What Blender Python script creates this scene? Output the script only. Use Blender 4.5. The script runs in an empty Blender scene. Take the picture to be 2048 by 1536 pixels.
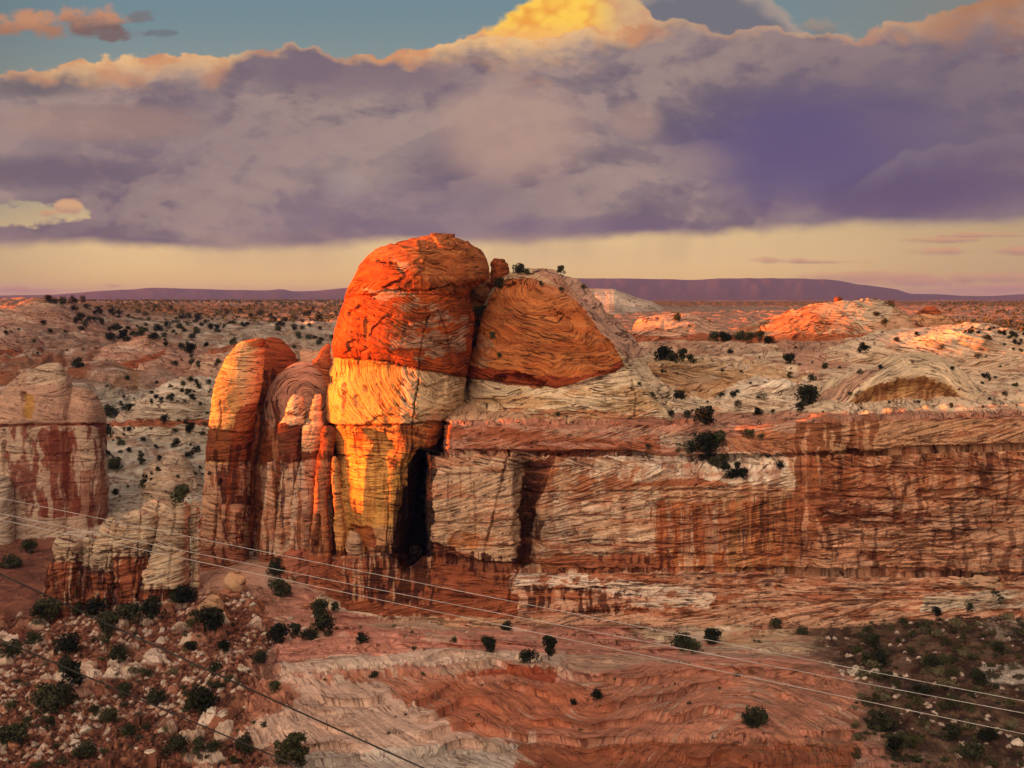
import bpy, math, random
import numpy as np
from mathutils import Vector, Matrix

# ------------------------------------------------------------------ camera, world, sun
SC = bpy.context.scene
COL = SC.collection
F = 2472.0          # focal length in photo pixels
H0 = 600.0          # photo row of the horizon
CX = 1024.0
CZ = 102.0          # eye height above the canyon floor (m)
SUN_EL = math.radians(4.0)
SUN_AZ = math.radians(-92.0)     # compass angle from +Y, negative is to the left

cam_d = bpy.data.cameras.new('camera')
cam = bpy.data.objects.new('camera', cam_d)
COL.objects.link(cam)
cam.location = (0, 0, CZ)
cam.rotation_euler = (math.radians(90), 0, 0)
cam_d.sensor_fit = 'HORIZONTAL'
cam_d.angle = 2 * math.atan(1024 / F)
cam_d.shift_y = -(768 - H0) / 2048.0
cam_d.clip_start = 0.5
cam_d.clip_end = 90000
SC.camera = cam
SC.view_settings.view_transform = 'Standard'
SC.view_settings.look = 'None'
SC.view_settings.exposure = 2.3     # exposed for the shaded rock
SC.view_settings.gamma = 1.0
SC.render.engine = 'CYCLES'
SC.cycles.use_denoising = True
SC.cycles.max_bounces = 5
SC.cycles.diffuse_bounces = 3
SC.cycles.volume_bounces = 0

sun_d = bpy.data.lights.new('sun', 'SUN')
sun_d.energy = 5.0
sun_d.angle = math.radians(0.5)
sun_d.color = (1.0, 0.195, 0.015)
sun = bpy.data.objects.new('sun', sun_d)
COL.objects.link(sun)
SUN_DIR = Vector((math.sin(SUN_AZ) * math.cos(SUN_EL), math.cos(SUN_AZ) * math.cos(SUN_EL), math.sin(SUN_EL)))
sun.rotation_euler = SUN_DIR.to_track_quat('Z', 'Y').to_euler()


def s2l(r, g, b):
    return tuple(((c / 255) / 12.92 if c / 255 <= 0.04045 else ((c / 255 + 0.055) / 1.055) ** 2.4) for c in (r, g, b))


# ---- sky: Nishita air + procedural clouds, all in world directions
W = bpy.data.worlds.new('World')
SC.world = W
W.use_nodes = True
nt = W.node_tree
nt.nodes.clear()


class S:
    """a node socket with arithmetic"""
    def __init__(s, k): s.k = k
    def __add__(a, b): return M('ADD', a, b)
    def __radd__(a, b): return M('ADD', a, b)
    def __sub__(a, b): return M('SUBTRACT', a, b)
    def __rsub__(a, b): return M('SUBTRACT', b, a)
    def __mul__(a, b): return M('MULTIPLY', a, b)
    def __rmul__(a, b): return M('MULTIPLY', a, b)
    def __truediv__(a, b): return M('DIVIDE', a, b)


def plug(sock, v):
    if isinstance(v, S): nt.links.new(v.k, sock)
    else: sock.default_value = v


def M(op, *args, clamp=False):
    n = nt.nodes.new('ShaderNodeMath'); n.operation = op; n.use_clamp = clamp
    for i, v in enumerate(args): plug(n.inputs[i], v)
    return S(n.outputs[0])


def smooth(x, a, b):
    n = nt.nodes.new('ShaderNodeMapRange'); n.interpolation_type = 'SMOOTHSTEP'
    plug(n.inputs[0], x); n.inputs[1].default_value = a; n.inputs[2].default_value = b
    n.inputs[3].default_value = 0; n.inputs[4].default_value = 1
    return S(n.outputs[0])


def vec(x, y, z=0.0):
    n = nt.nodes.new('ShaderNodeCombineXYZ')
    plug(n.inputs[0], x); plug(n.inputs[1], y); plug(n.inputs[2], z)
    return S(n.outputs[0])


def noise(v, scale, detail=6, rough=0.55, dist=0.0):
    n = nt.nodes.new('ShaderNodeTexNoise'); plug(n.inputs['Vector'], v)
    n.inputs['Scale'].default_value = scale; n.inputs['Detail'].default_value = detail
    n.inputs['Roughness'].default_value = rough; n.inputs['Distortion'].default_value = dist
    return S(n.outputs['Fac'])


def curve(x, pts, lo, hi):
    """piecewise curve through (x, y) points; x in [0, 2.048], y in [lo, hi]"""
    n = nt.nodes.new('ShaderNodeFloatCurve'); c = n.mapping.curves[0]
    P = [(p[0] / 2.048, (p[1] - lo) / (hi - lo)) for p in pts]
    c.points[0].location = P[0]; c.points[1].location = P[-1]
    for p in P[1:-1]: c.points.new(*p)
    n.mapping.update()
    plug(n.inputs['Value'], x * (1 / 2.048))
    return S(n.outputs[0]) * (hi - lo) + lo


def mixc(f, a, b):
    n = nt.nodes.new('ShaderNodeMix'); n.data_type = 'RGBA'; n.clamp_factor = True
    plug(n.inputs[0], f)
    for i, v in ((6, a), (7, b)):
        if isinstance(v, S): nt.links.new(v.k, n.inputs[i])
        else: n.inputs[i].default_value = (*v[:3], 1)
    return S(n.outputs[2])


def gray(r, g, b, k=2.03):          # sRGB picture value -> radiance before the 0.1 strength
    return tuple(k * c for c in s2l(r, g, b))


geo = nt.nodes.new('ShaderNodeTexCoord')
sep = nt.nodes.new('ShaderNodeSeparateXYZ')
nt.links.new(geo.outputs['Generated'], sep.inputs[0])
dx, dy, dz = S(sep.outputs[0]), S(sep.outputs[1]), S(sep.outputs[2])
dyc = M('MAXIMUM', dy, 0.08)
U = dx / dyc * (F / 1000) + CX / 1000       # azimuth scale, 0..2.048 over the view
V = H0 / 1000 - dz / dyc * (F / 1000)       # elevation scale, 0.6 is the horizon
Uc = M('MAXIMUM', M('MINIMUM', U, 2.048), 0.0)
sky = nt.nodes.new('ShaderNodeTexSky')
sky.sky_type = 'NISHITA'; sky.sun_disc = False
sky.sun_elevation = SUN_EL; sky.sun_rotation = SUN_AZ
sky.air_density = 1.0; sky.dust_density = 2.0; sky.ozone_density = 1.5
nish = S(sky.outputs[0])

p2 = vec(U, V)
pst = vec(U, V * 1.7)
n1 = noise(pst, 3.0, 9, 0.55, 0.25)
n1b = noise(vec(U - 0.03, V * 1.7 - 0.045), 3.0, 7, 0.55, 0.25)
n2 = noise(pst, 9.0, 7, 0.6, 0.2)


def voro(v, scale, sm=.35):
    n = nt.nodes.new('ShaderNodeTexVoronoi'); n.feature = 'SMOOTH_F1'; n.voronoi_dimensions = '2D'
    plug(n.inputs['Vector'], v); n.inputs['Scale'].default_value = scale; n.inputs['Smoothness'].default_value = sm
    return S(n.outputs['Distance'])


wob = vec(U + (n2 - 0.5) * 0.05, V * 1.25 + (n1 - 0.5) * 0.08)
puffy = voro(wob, 16.0) * 0.6 + voro(wob, 37.0) * 0.4 + (noise(p2, 30.0, 5, .6) - .5) * .5
n3 = noise(vec(U * 1.0, V * 2.6, 3.7), 2.0, 6, 0.5, 0.5)

# clear air low and high in the view
clear = mixc(smooth(V, 0.0, 0.36), gray(112, 139, 148), gray(176, 168, 140))
clear = mixc(smooth(V, 0.36, 0.50), clear, gray(238, 202, 142))
clear = mixc(smooth(V, 0.50, 0.60), clear, gray(246, 204, 112))
clear = mixc(smooth(U, 1.35, 2.1) * 0.5, clear, gray(142, 120, 94))
clear = mixc(smooth(M('SUBTRACT', 0.30, U), 0.0, 0.55) * 0.5, clear, gray(92, 96, 92))

# high second cloud behind (grey tower top right)
def body(topc, botc, ed_t, ed_b, st=0.008, sb=0.02, nz=n2):
    t = curve(Uc, topc, -0.2, 0.6); b = curve(Uc, botc, -0.2, 0.7)
    e = (nz - 0.5) * ed_t * 1.2 + (n1 - 0.5) * ed_t * 0.9 + (puffy - 0.5) * ed_t * 1.05
    mt = smooth(V - t + e, -st, st)
    mb = smooth(b - V + (n1 - 0.5) * ed_b + (n2 - 0.5) * ed_b * .5, -sb, sb)
    return mt * mb, V - t + e

grey_m, grey_d = body([(0, .3), (1.20, .3), (1.24, .03), (1.30, -.03), (1.42, -.05), (1.50, -.03), (1.555, .01), (1.60, .05), (1.66, .09), (2.048, .3)],
                      [(0, .12), (2.048, .12)], .03, .02)
c = mixc(grey_m * 0.95, clear, mixc(smooth(grey_d, 0, .05), gray(166, 150, 140), gray(112, 112, 122)))
# bright cumulus head in full sun
gold_m, gold_d = body([(0, .4), (.89, .4), (.91, .09), (.94, .072), (.97, .055), (.995, .036), (1.02, .018), (1.05, .0), (1.10, -.04), (1.23, -.04), (1.28, .0), (1.31, .06), (1.34, .4), (2.048, .4)],
                      [(0, .12), (2.048, .12)], .035, .03)
gold_c = mixc(smooth(puffy * .7 + n2 * .5, .42, .78), gray(255, 204, 84), gray(236, 154, 66))
gold_c = mixc(smooth(V, .035, .085) * .8, gold_c, gray(240, 172, 110))
gold_c = mixc(smooth(U, 1.16, 1.26) * .7, gold_c, gray(190, 160, 140))
c = mixc(gold_m, c, gold_c)

# the long storm cloud
top_pts = [(0, .143), (.06, .140), (.11, .135), (.16, .118), (.25, .112), (.36, .103), (.43, .112), (.47, .108), (.53, .10), (.59, .090), (.66, .098), (.69, .110), (.72, .104), (.80, .097),
           (.88, .085), (.95, .068), (1.05, .074), (1.15, .062), (1.25, .050), (1.35, .038), (1.42, .055), (1.48, .060), (1.54, .050), (1.6, .062), (1.66, .066), (1.70, .080),
           (1.75, .058), (1.80, .045), (1.87, .035), (1.93, .010), (2.0, -.01), (2.048, -.01)]
bot_pts = [(0, .488), (.15, .488), (.25, .493), (.40, .492), (.50, .494), (.64, .494), (.72, .488), (.9, .482), (1.05, .480), (1.2, .474), (1.4, .474), (1.5, .466), (1.6, .456), (1.8, .446), (2.048, .435)]
m_main, d_main = body(top_pts, bot_pts, .028, .055, .004, .014)
cc = mixc(smooth(n3, .38, .62), gray(105, 96, 110), gray(150, 132, 130))
cc = mixc(smooth(n1, .44, .60) * 0.55, cc, gray(172, 150, 140))
cc = mixc(smooth(n2 * .5 + n1 * .5, .47, .40) * .5, cc, gray(100, 90, 106))
shade = (n1 - n1b) * 3.0 + 0.5
cc = mixc(smooth(shade, .40, .60) * 0.35, mixc(0.22, cc, gray(96, 86, 106)), gray(186, 158, 142))

n4 = noise(vec(U + (n1 - .5) * .1, V * 1.5), 22.0, 6, .62)
cc = mixc(smooth(n4, .52, .68) * .13, mixc(smooth(n4, .48, .34) * .14, cc, gray(96, 88, 104)), gray(188, 164, 152))


def blob(u, v, su, sv, amp=1.0, wob=0.25):
    a = (U - u) / su; b = (V - v) / sv
    r = a * a + b * b + (n1 - 0.5) * wob * 4
    return smooth(r, 1.0, 0.0) * amp


cc = mixc(blob(.32, .29, .55, .10, .35), cc, gray(142, 122, 126))
cc = mixc(blob(1.03, .26, .20, .13, .75), cc, gray(186, 152, 136))
cc = mixc(blob(1.27, .24, .07, .05, .5), cc, gray(190, 156, 136))
cc = mixc(blob(.18, .245, .28, .05, .55), cc, gray(170, 138, 122))
cc = mixc(blob(.69, .375, .06, .05, .5), cc, gray(168, 152, 146))
cc = mixc(blob(.80, .44, .42, .10, .55), cc, gray(128, 112, 126))
cc = mixc(blob(.75, .15, .26, .06, .7), cc, gray(120, 104, 116))
cc = mixc(blob(.58, .13, .14, .05, .7), cc, gray(118, 104, 116))
cc = mixc(blob(1.85, .26, .60, .26, .75, .12), cc, gray(104, 94, 112))
cc = mixc(blob(1.66, .30, .38, .17, .8, .2), cc, gray(94, 84, 122))
cc = mixc(blob(1.60, .32, .22, .11, .45, .5), cc, gray(86, 80, 124))
cc = mixc(blob(1.88, .39, .30, .07, .8), cc, gray(88, 78, 112))
cc = mixc(blob(1.17, .455, .26, .03, .55), cc, gray(112, 96, 120))
# pale hump in front of the dark core, far right
hump = curve(Uc, [(0, .5), (1.60, .46), (1.68, .39), (1.74, .345), (1.79, .315), (1.815, .297), (1.84, .303), (1.87, .292), (1.895, .285), (1.92, .292), (1.97, .275), (2.048, .27)], 0, .6)
hd = V - hump + (n2 - .5) * .02
cc = mixc(smooth(hd, -.004, .006) * smooth(hd, .13, .0) * smooth(U, 1.66, 1.80) * 0.7, cc, mixc(smooth(hd, 0, .06), gray(122, 110, 122), gray(98, 86, 112)))
# left dark bank
cc = mixc(blob(.07, .345, .22, .045, .85), cc, gray(104, 94, 108))
cc = mixc(blob(.08, .17, .16, .035, .7), cc, gray(104, 98, 102))
cc = mixc(blob(.10, .465, .3, .03, .6), cc, gray(116, 102, 110))
# sun-caught upper rims
rim_amt = curve(Uc, [(0, .6), (.10, .8), (.2, .95), (.42, .9), (.50, .62), (.66, .5), (.70, .6), (.8, 1), (1.2, 1), (1.3, .75), (1.45, .4), (1.65, .45), (1.75, .55), (1.9, .8), (2.048, .9)], 0, 1)
rim_w = curve(Uc, [(0, .018), (.12, .04), (.22, .075), (.42, .06), (.5, .02), (.65, .014), (.75, .03), (.9, .055), (1.05, .075), (1.2, .065), (1.3, .05), (1.45, .018), (1.7, .015), (1.8, .04), (1.95, .09), (2.048, .10)], 0, .12)
rim = smooth(d_main / rim_w + (n2 - .5) * 1.6, 1.15, 0.0) * rim_amt
rim_c = mixc(smooth(n2, .38, .62), gray(208, 146, 104), gray(240, 192, 134))
rim_c = mixc(smooth(U, 1.7, 1.95), rim_c, gray(176, 122, 86))
cc = mixc(rim, cc, rim_c)
# clear window low on the left
win = smooth((U - .0) * (U - .0) / .026 + (V - .428) * (V - .428) / .0009 + (n2 - .5) * 5.0 + (n1 - .5) * 2.5, 1.0, .4)
m_main = m_main * (1 - win * 0.95)
c = mixc(m_main, c, cc)


def puff(c, u, v, su, sv, col_a, col_b, amp=1.0, k=0.9):
    a = (U - u) / su; b = (V - v) / sv
    r = a * a + b * b + (n2 - 0.5) * 7 * k + (n1 - .5) * 3 * k + (puffy - .4) * 2.2 * k
    m = smooth(r, 1.15, -0.2) * amp * .9
    return mixc(m, c, mixc(smooth(b + (n2 - .5) * 2, -.5, .6), col_a, col_b))


pk, dk = gray(200, 140, 104), gray(120, 98, 96)
c = puff(c, .05, .050, .10, .026, pk, gray(168, 118, 92))
c = puff(c, .185, .038, .062, .034, pk, dk)
c = puff(c, .225, .068, .05, .016, dk, dk)
c = puff(c, .285, .033, .03, .012, dk, dk, .6)
c = puff(c, .33, .066, .03, .008, gray(104, 104, 112), gray(104, 104, 112), .7)
c = puff(c, .135, .412, .03, .014, gray(220, 170, 126), gray(190, 146, 120))
c = puff(c, .10, .428, .02, .010, gray(206, 156, 116), gray(180, 140, 112))
c = puff(c, 1.66, .055, .06, .02, gray(180, 140, 112), gray(130, 112, 110), .6)
for u, v, su, sv in ((1.56, .521, .07, .008), (1.64, .524, .10, .004), (1.90, .479, .10, .008), (1.95, .503, .13, .010), (2.03, .500, .05, .012), (1.97, .47, .12, .006),
                     (1.72, .553, .16, .012), (1.84, .562, .12, .014), (1.97, .556, .10, .014), (2.0, .575, .12, .012), (.02, .578, .05, .008), (.07, .582, .05, .006), (.22, .571, .03, .005)):
    c = puff(c, u, v, su, sv, gray(212, 154, 118), gray(168, 130, 116), .8, .55)
# rain veils under the cloud base
rn = noise(vec(U * 1.0 + V * 0.12, V * 0.08, 1.3), 14.0, 3, .5)
veil = curve(Uc, [(0, .05), (.15, .1), (.34, .35), (.45, .6), (.6, .65), (.68, .35), (.9, .1), (1.0, .45), (1.12, .6), (1.3, .62), (1.42, .5), (1.52, .2), (2.048, 0)], 0, 1)
vm = veil * smooth(V, .575, .475) * (smooth(rn, .2, .8) * .6 + .4 * smooth(n3, .3, .7)) * smooth(V, .45, .48)
c = mixc(vm * .9, c, gray(152, 128, 116))

# overhead and behind the viewer: clear bright western sky, and dull ground below
fade = smooth(dy, .10, .35)
up = smooth(dz, .0, .5)
lobe = M('POWER', M('MAXIMUM', dx * -0.42 + dy * -0.80 + dz * 0.42, 0.0), 2.2)      # afterglow behind and to the left of the viewer
glow = mixc(lobe, gray(196, 178, 170, .45), gray(255, 226, 200, 6.3))
back = mixc(smooth(dy, .25, -.25), mixc(0.8, nish, gray(190, 165, 150, .8)), mixc(0.10, glow, nish))
allsky = mixc(fade * smooth(dz, .52, .30), back, c)
allsky = mixc(smooth(dz, -.005, -.03), allsky, gray(96, 62, 44, .45))
bg = nt.nodes.new('ShaderNodeBackground')
nt.links.new(allsky.k, bg.inputs[0]); bg.inputs[1].default_value = 0.1
wo = nt.nodes.new('ShaderNodeOutputWorld')
nt.links.new(bg.outputs[0], wo.inputs[0])
W.cycles.sampling_method = 'MANUAL'
W.cycles.sample_map_resolution = 512

# ------------------------------------------------------------------ numpy tools
RNG = np.random.RandomState(11)
random.seed(5)
TAB = RNG.rand(64, 64, 64).astype(np.float32)


def vn(x, y, z):
    """tri-linear value noise, 0..1"""
    x, y, z = np.broadcast_arrays(np.asarray(x, np.float32), np.asarray(y, np.float32), np.asarray(z, np.float32))
    xf, yf, zf = np.floor(x), np.floor(y), np.floor(z)
    fx, fy, fz = x - xf, y - yf, z - zf
    fx = fx * fx * (3 - 2 * fx); fy = fy * fy * (3 - 2 * fy); fz = fz * fz * (3 - 2 * fz)
    i, j, k = xf.astype(np.int32) & 63, yf.astype(np.int32) & 63, zf.astype(np.int32) & 63
    i1, j1, k1 = (i + 1) & 63, (j + 1) & 63, (k + 1) & 63
    a = TAB[i, j, k] * (1 - fx) + TAB[i1, j, k] * fx
    b = TAB[i, j1, k] * (1 - fx) + TAB[i1, j1, k] * fx
    c = TAB[i, j, k1] * (1 - fx) + TAB[i1, j, k1] * fx
    d = TAB[i, j1, k1] * (1 - fx) + TAB[i1, j1, k1] * fx
    a = a * (1 - fy) + b * fy
    c = c * (1 - fy) + d * fy
    return a * (1 - fz) + c * fz


def fbm(x, y, z, o=4, g=0.5):
    r = 0; a = 1.0; t = 0
    for q in range(o):
        s = 2.0 ** q
        r = r + a * vn(x * s + q * 17.3, y * s + q * 9.1, z * s + q * 5.7); t += a; a *= g
    return r / t


def sst(x, a, b):
    t = np.clip((x - a) / (b - a), 0, 1)
    return t * t * (3 - 2 * t)


def worley(x, y, seed=0, angular=False):
    """distance to the nearest cell point, second distance, and a random value of the cell"""
    xi, yi = np.floor(x).astype(np.int64), np.floor(y).astype(np.int64)
    d1 = np.full(x.shape, 9.0, np.float32); d2 = d1.copy(); idv = np.zeros(x.shape, np.float32)
    for a in (-1, 0, 1):
        for b in (-1, 0, 1):
            cx, cy = xi + a, yi + b
            r1 = TAB[cx & 63, cy & 63, seed & 63]; r2 = TAB[cx & 63, cy & 63, (seed + 1) & 63]; r3 = TAB[cx & 63, cy & 63, (seed + 2) & 63]
            if angular:
                an = r3 * 6.283; ex, ey = cx + r1 - x, cy + r2 - y
                d = np.maximum(np.abs(ex * np.cos(an) + ey * np.sin(an)), np.abs(ey * np.cos(an) - ex * np.sin(an)) * (.75 + .6 * r1)) * 1.12
            else: d = np.hypot(cx + r1 - x, cy + r2 - y)
            near = d < d1
            d2 = np.where(near, d1, np.minimum(d2, d)); idv = np.where(near, r3, idv); d1 = np.where(near, d, d1)
    return d1, d2, idv


def inpoly(u, v, pts):
    u0, u1 = min(p[0] for p in pts), max(p[0] for p in pts)
    v0, v1 = min(p[1] for p in pts), max(p[1] for p in pts)
    m = np.zeros(u.shape, bool)
    bb = (u >= u0) & (u <= u1) & (v >= v0) & (v <= v1)
    a, b = u[bb], v[bb]
    r = np.zeros(a.shape, bool)
    n = len(pts)
    for i in range(n):
        x1, y1 = pts[i]; x2, y2 = pts[(i + 1) % n]
        if y1 == y2: continue
        c = ((y1 > b) != (y2 > b)) & (a < (x2 - x1) * (b - y1) / (y2 - y1) + x1)
        r ^= c
    m[bb] = r
    return m


def linedist(u, v, pts, reach):
    d = np.full(u.shape, 1e6, np.float32)
    for (x1, y1), (x2, y2) in zip(pts[:-1], pts[1:]):
        bb = (u > min(x1, x2) - reach) & (u < max(x1, x2) + reach) & (v > min(y1, y2) - reach) & (v < max(y1, y2) + reach)
        if not bb.any(): continue
        a, b = u[bb], v[bb]
        L = (x2 - x1) ** 2 + (y2 - y1) ** 2
        t = np.clip(((a - x1) * (x2 - x1) + (b - y1) * (y2 - y1)) / max(L, 1e-6), 0, 1)
        d[bb] = np.minimum(d[bb], np.hypot(a - x1 - t * (x2 - x1), b - y1 - t * (y2 - y1)))
    return d


def PX(px, Y): return (px - CX) / F * Y
def PZ(py, Y): return CZ + (H0 - py) / F * Y
def elev(P, D):
    """elevation-drawing coordinates of world points for a rock standing D metres off"""
    return CX + P[..., 0] / D * F, H0 - (P[..., 2] - CZ) / D * F


def gsmooth(a, s, axis=0):
    if s <= 0: return a
    r = int(3 * s) + 1
    k = np.exp(-0.5 * (np.arange(-r, r + 1) / s) ** 2); k /= k.sum()
    a = np.moveaxis(a, axis, 0)
    p = np.concatenate([np.repeat(a[:1], r, 0), a, np.repeat(a[-1:], r, 0)])
    o = sum(k[i] * p[i:i + a.shape[0]] for i in range(2 * r + 1))
    return np.moveaxis(o, 0, axis)


def crossbed(P, thick=9.0, seed=0, dip=0.35, warp=1.3):
    x, y, z = P[..., 0], P[..., 1], P[..., 2]
    w = fbm(x / 45 + seed, y / 45, z / 45, 2) - .5
    zz = z + w * 8 + (fbm(x / 14, y / 14 + seed, z / 14, 2) - .5) * 1.5
    k = np.floor(zz / thick); fr = zz / thick - k
    ki = k.astype(int)
    a = (TAB[(ki + seed) & 63, 3, 5] - .5) * 2 * dip
    b = (TAB[(ki + seed) & 63, 9, 1] - .5) * 2 * dip
    bed = zz + a * x * 1.0 + b * y * 0.6 + (fbm(x / 48, y / 48, z / 20 + seed, 3) - .5) * warp * 2
    edge = np.minimum(fr, 1 - fr) * thick
    return bed, edge


def mix(col, c, m):
    m = np.asarray(m, np.float32)[..., None]
    return col * (1 - m) + np.asarray(c, np.float32) * m


class Paint:
    """colours of the stone, with some light and shade put in, laid out on the elevation drawing of one rock"""
    def __init__(s, u, v, P, base):
        s.u, s.v, s.P = u, v, P
        s.col = np.tile(np.asarray(base, np.float32), u.shape + (1,))
        s.wu = (fbm(u / 26, v / 26, 1.5, 4, .6) - .5); s.wv = (fbm(u / 26, v / 20, 8.5, 4, .6) - .5)
    soft = False
    def region(s, pts, warp):
        if pts is None: return np.ones(s.u.shape, np.float32)
        if not s.soft: return inpoly(s.u + s.wu * warp * 2, s.v + s.wv * warp * 2, pts).astype(np.float32)
        m = 0
        for k, a, b in ((1.0, 0, 0), (1.9, 7, 2), (2.8, -9, -2), (.4, 3, -3), (3.8, -4, 3)):
            m = m + inpoly(s.u + s.wu * warp * k + a, s.v + s.wv * warp * k * .6 + b, pts).astype(np.float32)
        n = s.edge_n
        return sst(m / 5 + (n - .5) * .9, .3, .7)
    def fill(s, c, pts, warp=8, a=1.0): s.col = mix(s.col, c, s.region(pts, warp) * a)
    def streak(s, c, pts, sx=5, sy=70, thr=.5, a=.85, warp=10, seed=0.0):
        n = fbm(s.u / sx + s.wu * 1.5, s.v / sy, 2.2 + seed, 3, .6)
        s.col = mix(s.col, c, s.region(pts, warp) * sst(n, thr - .05, thr + .06) * a)
    def blot(s, c, pts, sx=14, sy=8, thr=.52, a=.85, warp=10, seed=0.0):
        n = fbm(s.u / sx, s.v / sy, 4.4 + seed, 5, .6)
        s.col = mix(s.col, c, s.region(pts, warp) * sst(n, thr - .03, thr + .05) * a)
    def line(s, c, pts, w=2.5, a=.8):
        d = linedist(s.u + s.wu * 4, s.v + s.wv * 4, pts, w * 3)
        s.col = mix(s.col, c, np.exp(-(d / w) ** 2) * a)


def carve(u, v, cracks, wob=5):
    """depth (m) of joints and ledges along polylines: (points, half width px, depth m)"""
    d = np.zeros(u.shape, np.float32)
    wu = (fbm(u / 9, v / 9, 3.1, 3) - .5) * wob * 2; wv = (fbm(u / 9, v / 9, 6.1, 3) - .5) * wob * 2
    brk = .35 + .65 * sst(fbm(u / 30, v / 30, 9.7, 3), .38, .56)
    for pts, w, dep in cracks:
        q = linedist(u + wu, v + wv, pts, w * 3)
        d = np.maximum(d, np.exp(-(q / w) ** 4) * dep * brk)
    return d


def grid_normals(P):
    a = np.gradient(P, axis=0); b = np.gradient(P, axis=1)
    n = np.cross(a, b)
    return n / (np.linalg.norm(n, axis=-1, keepdims=True) + 1e-9)


def grid_mesh(name, P, col, bed, mat, wrap=False, flip=False, parent=None, smooth_shade=True):
    nr, nc = P.shape[:2]
    idx = np.arange(nr * nc).reshape(nr, nc)
    a = idx[:-1, :-1]; b = idx[:-1, 1:]; c = idx[1:, 1:]; d = idx[1:, :-1]
    q = np.stack([a, b, c, d], -1).reshape(-1, 4)
    if wrap:
        q = np.concatenate([q, np.stack([idx[:-1, -1], idx[:-1, 0], idx[1:, 0], idx[1:, -1]], -1)])
    if flip: q = q[:, ::-1]
    me = bpy.data.meshes.new(name)
    me.vertices.add(nr * nc); me.vertices.foreach_set('co', P.reshape(-1).astype(np.float32))
    me.loops.add(q.size); me.loops.foreach_set('vertex_index', q.reshape(-1).astype(np.int32))
    me.polygons.add(len(q)); me.polygons.foreach_set('loop_start', np.arange(0, q.size, 4, dtype=np.int32))
    me.update(calc_edges=True)
    me.polygons.foreach_set('use_smooth', np.ones(len(q), bool) if smooth_shade else np.zeros(len(q), bool))
    if col is not None:
        at = me.attributes.new('col', 'FLOAT_COLOR', 'POINT')
        at.data.foreach_set('color', np.concatenate([col, np.ones(col.shape[:-1] + (1,))], -1).reshape(-1).astype(np.float32))
    if bed is not None:
        at = me.attributes.new('bed', 'FLOAT', 'POINT'); at.data.foreach_set('value', bed.reshape(-1).astype(np.float32))
    me.materials.append(mat)
    o = bpy.data.objects.new(name, me); COL.objects.link(o)
    if parent: o.parent = parent; o.location = -parent.location
    return o


def raw_mesh(name, verts, faces, mat, col=None):
    me = bpy.data.meshes.new(name)
    me.from_pydata([tuple(map(float, p)) for p in verts], [], [tuple(map(int, f)) for f in faces]); me.update()
    if col is not None:
        at = me.attributes.new('col', 'FLOAT_COLOR', 'POINT')
        at.data.foreach_set('color', np.concatenate([col, np.ones((len(col), 1))], -1).reshape(-1).astype(np.float32))
    me.materials.append(mat)
    return me


def tag(o, label=None, cat=None, group=None, kind=None):
    if label: o['label'] = label
    if cat: o['category'] = cat
    if group: o['group'] = group
    if kind: o['kind'] = kind
    return o


def empty(name, loc):
    o = bpy.data.objects.new(name, None); COL.objects.link(o); o.location = loc; o.empty_display_size = 1
    return o


# ------------------------------------------------------------------ materials
def new_mat(name):
    m = bpy.data.materials.new(name); m.use_nodes = True
    global nt
    nt = m.node_tree; nt.nodes.clear()
    out = nt.nodes.new('ShaderNodeOutputMaterial'); bs = nt.nodes.new('ShaderNodeBsdfPrincipled')
    nt.links.new(bs.outputs[0], out.inputs[0])
    bs.inputs['Roughness'].default_value = 0.9
    bs.inputs['Specular IOR Level'].default_value = 0.15
    return m, bs


def attr(name):
    n = nt.nodes.new('ShaderNodeAttribute'); n.attribute_name = name
    return n


def bump(h, strength, dist):
    n = nt.nodes.new('ShaderNodeBump'); n.inputs['Strength'].default_value = strength; n.inputs['Distance'].default_value = dist
    plug(n.inputs['Height'], h)
    return n.outputs[0]


def scale_col(cs, f):
    n = nt.nodes.new('ShaderNodeVectorMath'); n.operation = 'SCALE'
    nt.links.new(cs.k, n.inputs[0]); plug(n.inputs['Scale'], f)
    return S(n.outputs[0])


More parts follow.
